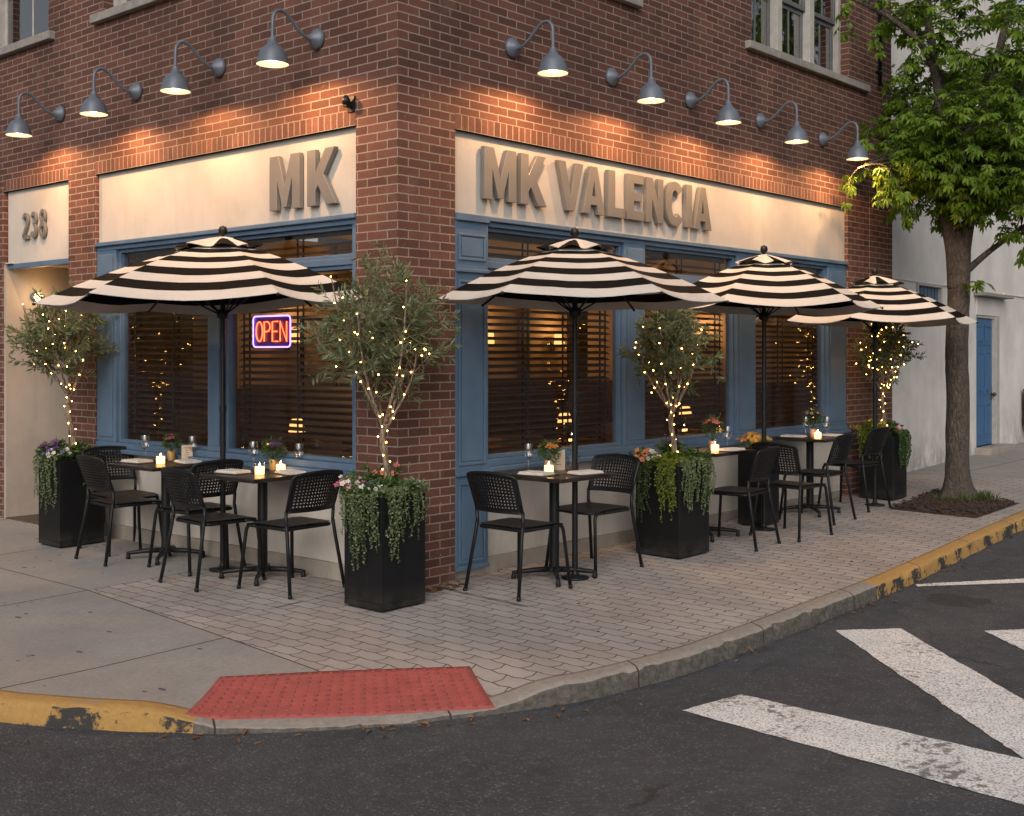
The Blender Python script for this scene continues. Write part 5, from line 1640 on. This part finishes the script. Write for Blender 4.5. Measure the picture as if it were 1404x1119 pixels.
# --------------------------------------------------------------- street tree
def street_tree():
    rr = random.Random(4)
    bx, by = 7.27, -.94
    z0 = g(bx, by)+.01
    t = empty('street_tree', (bx, by, z0), 0, 'leafy green street tree with a grey brown trunk in the pavement pit', 'tree')
    rt = Vector((.662, -.75, 0)); fw = Vector((.75, .662, 0))
    def W(r_, f_, z_): return rt*r_+fw*f_+Vector((0, 0, z_))
    tr = MB()
    ctrl = [W(.01, 0, -.02), W(.0, 0, .10), W(.0, 0, .35), W(.005, 0, 1.0), W(-.01, 0, 1.6), W(.02, .0, 2.2), W(.015, 0, 2.6), W(.0, 0, 2.78), W(.0, 0, 2.98)]
    P = smooth_path(ctrl, 8)
    nn = 22
    vs = []
    for i, p in enumerate(P):
        f = i/(len(P)-1)
        zz = p.z
        r0 = .122-.012*min(zz/2.6, 1)+.11*math.exp(-max(zz, 0)/.10)+(.022*max(0, (zz-2.3)/.5))
        if zz > 2.62: r0 *= max(.15, 1-(zz-2.62)/.36)
        for j in range(nn):
            a = 2*pi*j/nn
            k_ = 1+.10*noise.noise(Vector((math.cos(a)*2., math.sin(a)*2., zz*2.2)))+.05*noise.noise(Vector((math.cos(a)*5, math.sin(a)*5, zz*6)))
            if zz < .3: k_ += .18*(1-zz/.3)*math.sin(a*5+1)
            vs.append(p+Vector((math.cos(a), math.sin(a), 0))*r0*k_)
    fs = [(i*nn+j, i*nn+(j+1) % nn, (i+1)*nn+(j+1) % nn, (i+1)*nn+j) for i in range(len(P)-1) for j in range(nn)]
    tr.add(vs, fs, 0, True)
    tr.build('trunk', M['bark'], t)
    lb = MB()
    segs = []
    def limb(ctrl, r0, r1, leaves=True):
        Q = smooth_path(ctrl, 7)
        lb.tube(Q, [r0+(r1-r0)*i/(len(Q)-1) for i in range(len(Q))], 9)
        if leaves: segs.append(Q)
        return Q
    F = W(0, 0, 2.70)
    mains = [
        [W(-.01, 0, 2.25), W(-.045, .0, 2.65), W(-.12, .05, 3.2), W(-.16, .0, 4.2), W(-.3, .1, 5.4), W(-.2, 0, 6.6)],
        [W(.02, 0, 2.25), W(.065, .0, 2.65), W(.14, .0, 3.1), W(.22, -.1, 4.0), W(.5, -.1, 5.2), W(.6, -.1, 6.4)],
        [W(.03, 0, 2.36), W(.20, .0, 2.52), W(.45, .0, 2.72), W(.85, -.1, 3.0), W(1.5, -.2, 3.25)],
        [W(-.14, 0, 3.6), W(-.3, -.1, 4.6), W(-.75, -.2, 5.05), W(-1.35, -.2, 5.35)],
        [W(-.14, .05, 3.1), W(-.45, -.25, 3.4), W(-.85, -.45, 3.55), W(-1.2, -.5, 3.45)],
        [W(.16, 0, 3.3), W(.5, .4, 3.9), W(.9, .7, 4.6), W(1.4, .8, 5.2)],
        [W(-.13, .05, 3.4), W(-.3, .6, 4.0), W(-.5, 1.1, 4.7)],
        [W(.16, -.05, 3.5), W(.3, -.6, 4.1), W(.5, -1.1, 4.7)],
        [W(.1, -.05, 2.9), W(.35, -.5, 3.3), W(.9, -.9, 3.5)],
        [W(.0, -.08, 3.0), W(.02, -.5, 3.45), W(.1, -.95, 3.55)],
        [W(-.08, -.08, 3.3), W(-.2, -.55, 3.7), W(-.35, -1.1, 3.7)],
        [W(-.12, -.05, 3.2), W(-.3, -.6, 3.6), W(-.6, -1., 4.1)],
        [W(.2, 0, 3.9), W(.7, -.1, 4.5), W(1.4, -.2, 4.7)],
    ]
    rads = [.10, .09, .045, .055, .035, .05, .045, .045, .035, .028, .028, .04, .045]
    for c, r_ in zip(mains, rads): limb(c, r_, r_*.25)
    lf = MB()
    def cluster(p, d, L_):
        """one palmate leaf of five leaflets"""
        d = d.normalized()
        s = d.cross(Vector((0, 0, 1)));
        if s.length < .1: s = d.orthogonal()
        s.normalize(); n = s.cross(d).normalized()
        s.rotate(Matrix.Rotation(rr.uniform(-.5, .5), 3, d)); n = s.cross(d).normalized()
        vs = []; fs = []
        for a, k_ in ((-1.25, .62), (-.62, .88), (0, 1.), (.62, .88), (1.25, .62)):
            e = d*math.cos(a)+s*math.sin(a)-n*.22
            q = s*math.cos(a)-d*math.sin(a)
            l = L_*k_*rr.uniform(.9, 1.1); w = l*rr.uniform(.16, .23)
            b = len(vs)
            vs += [p+e*l*.06, p+e*l*.45+q*w*.8+n*w*.3, p+e*l*.72+q*w*.75, p+e*l-n*l*.14, p+e*l*.72-q*w*.75, p+e*l*.45-q*w*.8+n*w*.3, p+e*l*.5-n*w*.2]
            fs += [(b, b+1, b+6), (b+1, b+2, b+6), (b+2, b+3, b+6), (b+3, b+4, b+6), (b+4, b+5, b+6), (b+5, b, b+6)]
        lf.add(vs, fs)
    def twig(s, e, r_=.008, dens=1.):
        m1 = s.lerp(e, .5)+Vector((rr.uniform(-.06, .06), rr.uniform(-.06, .06), rr.uniform(0, .10)))
        T_ = smooth_path([s, m1, e], 5)
        lb.tube(T_, [r_*(1-.75*i/(len(T_)-1)) for i in range(len(T_))], 4, cap=False)
        L_ = (e-s).length
        for i in range(int(L_/.036*dens)+3):
            f = (.25+.75*rr.random())*(len(T_)-1); i0 = min(int(f), len(T_)-2)
            p = T_[i0].lerp(T_[i0+1], f-i0)
            ax = (T_[i0+1]-T_[i0]).normalized()
            d = Vector((rr.uniform(-1, 1), rr.uniform(-1, 1), rr.uniform(-.75, .35)))*.9+ax*.6
            pet = p+d.normalized()*rr.uniform(.03, .09)
            lb.tube([p, pet], .0013, 3, cap=False)
            cluster(pet, d+Vector((0, 0, -.25)), rr.uniform(.058, .118))
    def inside(p):
        r_, f_, z_ = p.dot(rt), p.dot(fw), p.z
        if z_ < 2.45: return False
        lo = 2.86
        if r_ < -.2: lo = 2.95
        if r_ > .45: lo = 2.75
        if z_ < lo and abs(f_) < 2: return False
        if (Vector((p.x+7.27, p.y-.94, p.z+.11))-Vector((6.02, -.40, 3.62))).length < .42: return False
        w = 1.2+.55*math.sin(min((z_-2.3)/2.6, 1.6)*1.1)
        if r_ < 0:
            lim = [(2.7, .8), (2.95, 1.0), (3.4, 1.28), (3.7, 1.05), (4.1, .85), (4.5, .62), (5.0, .75), (8., .9)]
            for (z0_, w0_), (z1_, w1_) in zip(lim, lim[1:]):
                if z0_ <= z_ < z1_: w = w0_+(w1_-w0_)*(z_-z0_)/(z1_-z0_)
        return (r_/w)**2+(f_/1.7)**2 < 1 and z_ < 7.2
    nt_ = 0; tries = 0
    while nt_ < 380 and tries < 12000:
        tries += 1
        Q = rr.choice(segs)
        s = Q[int(rr.uniform(.25, 1.)*(len(Q)-1))]
        d = Vector((rr.gauss(0, 1), rr.gauss(0, 1), rr.gauss(.0, .6))).normalized()
        e = s+d*rr.uniform(.25, .75)
        if not inside(e): continue
        twig(s, e); nt_ += 1
        if rr.random() < .8:
            e2 = e+Vector((rr.gauss(0, 1), rr.gauss(0, 1), rr.gauss(-.1, .6))).normalized()*rr.uniform(.2, .4)
            if inside(e2): twig(s.lerp(e, .6), e2, .006)
    # drooping low sprays
    for a, b in (((-1.2, -.5, 3.45), (-1.32, -.52, 3.12)), ((-.85, -.45, 3.55), (-.98, -.5, 3.12)), ((-.5, -.2, 3.4), (-.62, -.3, 2.95)), ((1.2, -.15, 3.12), (1.1, -.2, 2.78)),
                 ((.85, -.1, 3.0), (.62, -.2, 2.55)), ((1.5, -.2, 3.25), (1.45, -.25, 2.62)), ((1.3, -.2, 3.15), (1.0, -.25, 2.62)), ((-.16, -.15, 2.2), (.18, -.3, 2.28)),
                 ((-.75, -.2, 5.05), (-.92, -.25, 4.72)), ((-1.2, -.2, 5.28), (-1.28, -.3, 4.9)), ((-.5, -.15, 4.85), (-.62, -.25, 4.45)), ((-1., -.2, 5.2), (-1.02, -.1, 5.5)), ((-.3, -.1, 4.6), (-.72, -.3, 4.42))):
        twig(W(*a), W(*b), .007, 1.1)
    lb.build('limbs', M['bark'], t)
    lf.build('crown', M['leaf'], t)
street_tree()

# tree pit, tufts, fallen leaves
mb = MB()
poly = [(6.20, -.69), (7.66, -.46), (7.9, -.62), (7.40, -1.52), (6.20, -1.60)]
poly = [(6.05, -.72), (7.75, -.50), (7.45, -1.53), (6.10, -1.58)]
n_ = 26
rr = random.Random(3)
for j in range(n_+1):
    for i in range(n_+1):
        a = Vector(poly[0]).lerp(Vector(poly[1]), i/n_); b = Vector(poly[3]).lerp(Vector(poly[2]), i/n_)
        q = a.lerp(b, j/n_)
        ed = min(i, j, n_-i, n_-j)/4
        mb.v.append((q.x, q.y, g(q.x, q.y)+.005+min(1, ed)*(.008+.014*noise.noise(Vector((q.x*7, q.y*7, 0)))+rr.uniform(0, .012))))
for j in range(n_):
    for i in range(n_):
        a = j*(n_+1)+i
        mb.f.append([a, a+1, a+n_+2, a+n_+1]); mb.m.append(0); mb.sm.append(False)
for i in range(1500):
    q = Vector(poly[0]).lerp(Vector(poly[1]), rr.random()).lerp(Vector(poly[3]).lerp(Vector(poly[2]), rr.random()), rr.uniform(.02, .98))
    L_ = rr.uniform(.012, .045); a = rr.uniform(0, pi); z_ = g(q.x, q.y)+rr.uniform(.012, .034)
    d = Vector((math.cos(a)*L_, math.sin(a)*L_, rr.uniform(-.012, .012))); e = Vector((-math.sin(a), math.cos(a), 0))*L_*rr.uniform(.15, .35)
    o_ = Vector((q.x, q.y, z_)); h_ = Vector((0, 0, .006))
    mb.add([o_-d-e, o_+d-e, o_+d+e, o_-d+e, o_-d-e+h_, o_+d-e+h_, o_+d+e+h_, o_-d+e+h_], [(4, 5, 6, 7), (0, 1, 5, 4), (1, 2, 6, 5), (2, 3, 7, 6), (3, 0, 4, 7)])
tag(mb.build('soil_bed', M['mulch'], recalc=True), 'dark mulch filling the square tree pit around the trunk', 'mulch', kind='stuff')
mb = MB()
for cx, cy, n in ((7.02, -1.13, 60), (7.32, -1.22, 110), (7.55, -1.08, 60), (6.85, -.95, 30)):
    for i in range(n):
        x, y = cx+rr.gauss(0, .07), cy+rr.gauss(0, .05)
        leaf(mb, Vector((x, y, g(x, y)+.01)), Vector((rr.uniform(-.7, .7), rr.uniform(-.7, .7), 1)), rr.uniform(.04, .12), .10, rr)
tag(mb.build('grass', M['grass']), 'small green grass tufts at the foot of the street tree', 'grass', kind='stuff')
mb = MB()
def dryleaf(x, y, z, L_):
    d = Vector((rr.uniform(-1, 1), rr.uniform(-1, 1), rr.uniform(-.05, .12))).normalized()
    s = Vector((-d.y, d.x, rr.uniform(-.15, .15))).normalized(); p = Vector((x, y, z))
    c = rr.uniform(.1, .35)*L_*.5
    U = Vector((0, 0, c))
    mb.add([p, p+d*L_*.3+s*L_*.2+U, p+d*L_*.7+s*L_*.17+U, p+d*L_, p+d*L_*.7-s*L_*.17+U, p+d*L_*.3-s*L_*.2+U, p+d*L_*.5], [(0, 1, 6), (1, 2, 6), (2, 3, 6), (3, 4, 6), (4, 5, 6), (5, 0, 6)])
for i in range(230):
    i0 = rr.randrange(len(KP))
    p, n = KP[i0], KN[i0]
    if not (-2.6 < p.x < 7.5 and p.y < .3): continue
    o = abs(rr.gauss(0, .05))+.02
    if -2.3 < p.x < -.2: o = abs(rr.gauss(0, .10))+.015
    x, y = p.x-n.x*o, p.y-n.y*o
    dryleaf(x, y, road(x)+.006, rr.uniform(.02, .055))
for i in range(70):
    i0 = rr.randrange(ia, ib)
    p, n = KP[i0], KN[i0]
    if p.x > -.8: continue
    o = abs(rr.gauss(0, .06))+.008
    dryleaf(p.x-n.x*o, p.y-n.y*o, road(p.x)+.006, rr.uniform(.02, .06))
for i in range(38):
    x, y = rr.gauss(.33, .13), -.03-abs(rr.gauss(0, .06))
    dryleaf(x, y, g(x, y)+.004, rr.uniform(.03, .07))
for i in range(40):
    x, y = rr.uniform(-1.3, 7.5), rr.uniform(-1.9, -.2)
    dryleaf(x, y, g(x, y)+.003, rr.uniform(.012, .03))
for i in range(14):
    x = rr.uniform(.7, 6.4); dryleaf(x, .03, g(x, .0)+.004, rr.uniform(.02, .05))
tag(mb.build('fallen_leaves', M['dry']), 'dry brown leaves scattered along the gutter and wall foot', 'leaves', kind='stuff')

# -------------------------------------------------------------------- camera
F_, W_ = 1646., 1404.
cam = bpy.data.cameras.new('camera')
co = bpy.data.objects.new('camera', cam); COL.objects.link(co)
cam.sensor_width = 36.; cam.lens = 36.*F_/W_
cam.shift_y = -(559.5-485.)/W_
cam.clip_end = 600
co.location = (-5.4843, -5.8575, 1.65)
co.rotation_euler = (pi/2, 0, math.atan2(.66179, .74969)-pi/2)
sc.camera = co

# -------------------------------------------------------------------- light
SUN_EL, SUN_AZ = R(32), R(215)        # azimuth of the sun measured counter-clockwise from +x: behind the camera
w = bpy.data.worlds.new('World'); sc.world = w; w.use_nodes = True
nt = w.node_tree; nt.nodes.clear()
out = nt.nodes.new('ShaderNodeOutputWorld'); bg = nt.nodes.new('ShaderNodeBackground')
sky = nt.nodes.new('ShaderNodeTexSky'); sky.sky_type = 'NISHITA'; sky.sun_disc = False
sky.sun_elevation = SUN_EL; sky.sun_rotation = pi/2-SUN_AZ
sky.dust_density = 4.; sky.ozone_density = .6; sky.air_density = 1.
hs = nt.nodes.new('ShaderNodeHueSaturation'); hs.inputs['Saturation'].default_value = .35
nt.links.new(sky.outputs[0], hs.inputs['Color']); nt.links.new(hs.outputs[0], bg.inputs[0]); nt.links.new(bg.outputs[0], out.inputs[0])
bg.inputs[1].default_value = .068
S = bpy.data.lights.new('sun', 'SUN'); S.energy = .6; S.angle = R(50); S.color = (1., .93, .87)
so = bpy.data.objects.new('sun', S); COL.objects.link(so)
dirv = Vector((math.cos(SUN_EL)*math.cos(SUN_AZ), math.cos(SUN_EL)*math.sin(SUN_AZ), math.sin(SUN_EL)))
so.rotation_euler = dirv.to_track_quat('Z', 'Y').to_euler()

sc.view_settings.view_transform = 'Standard'; sc.view_settings.look = 'None'
sc.view_settings.exposure = .75; sc.view_settings.gamma = 1.
sc.render.engine = 'CYCLES'
sc.cycles.use_denoising = True
sc.cycles.max_bounces = 8; sc.cycles.transparent_max_bounces = 24
sc.cycles.sample_clamp_indirect = 6.
sc.cycles.caustics_reflective = False; sc.cycles.caustics_refractive = False
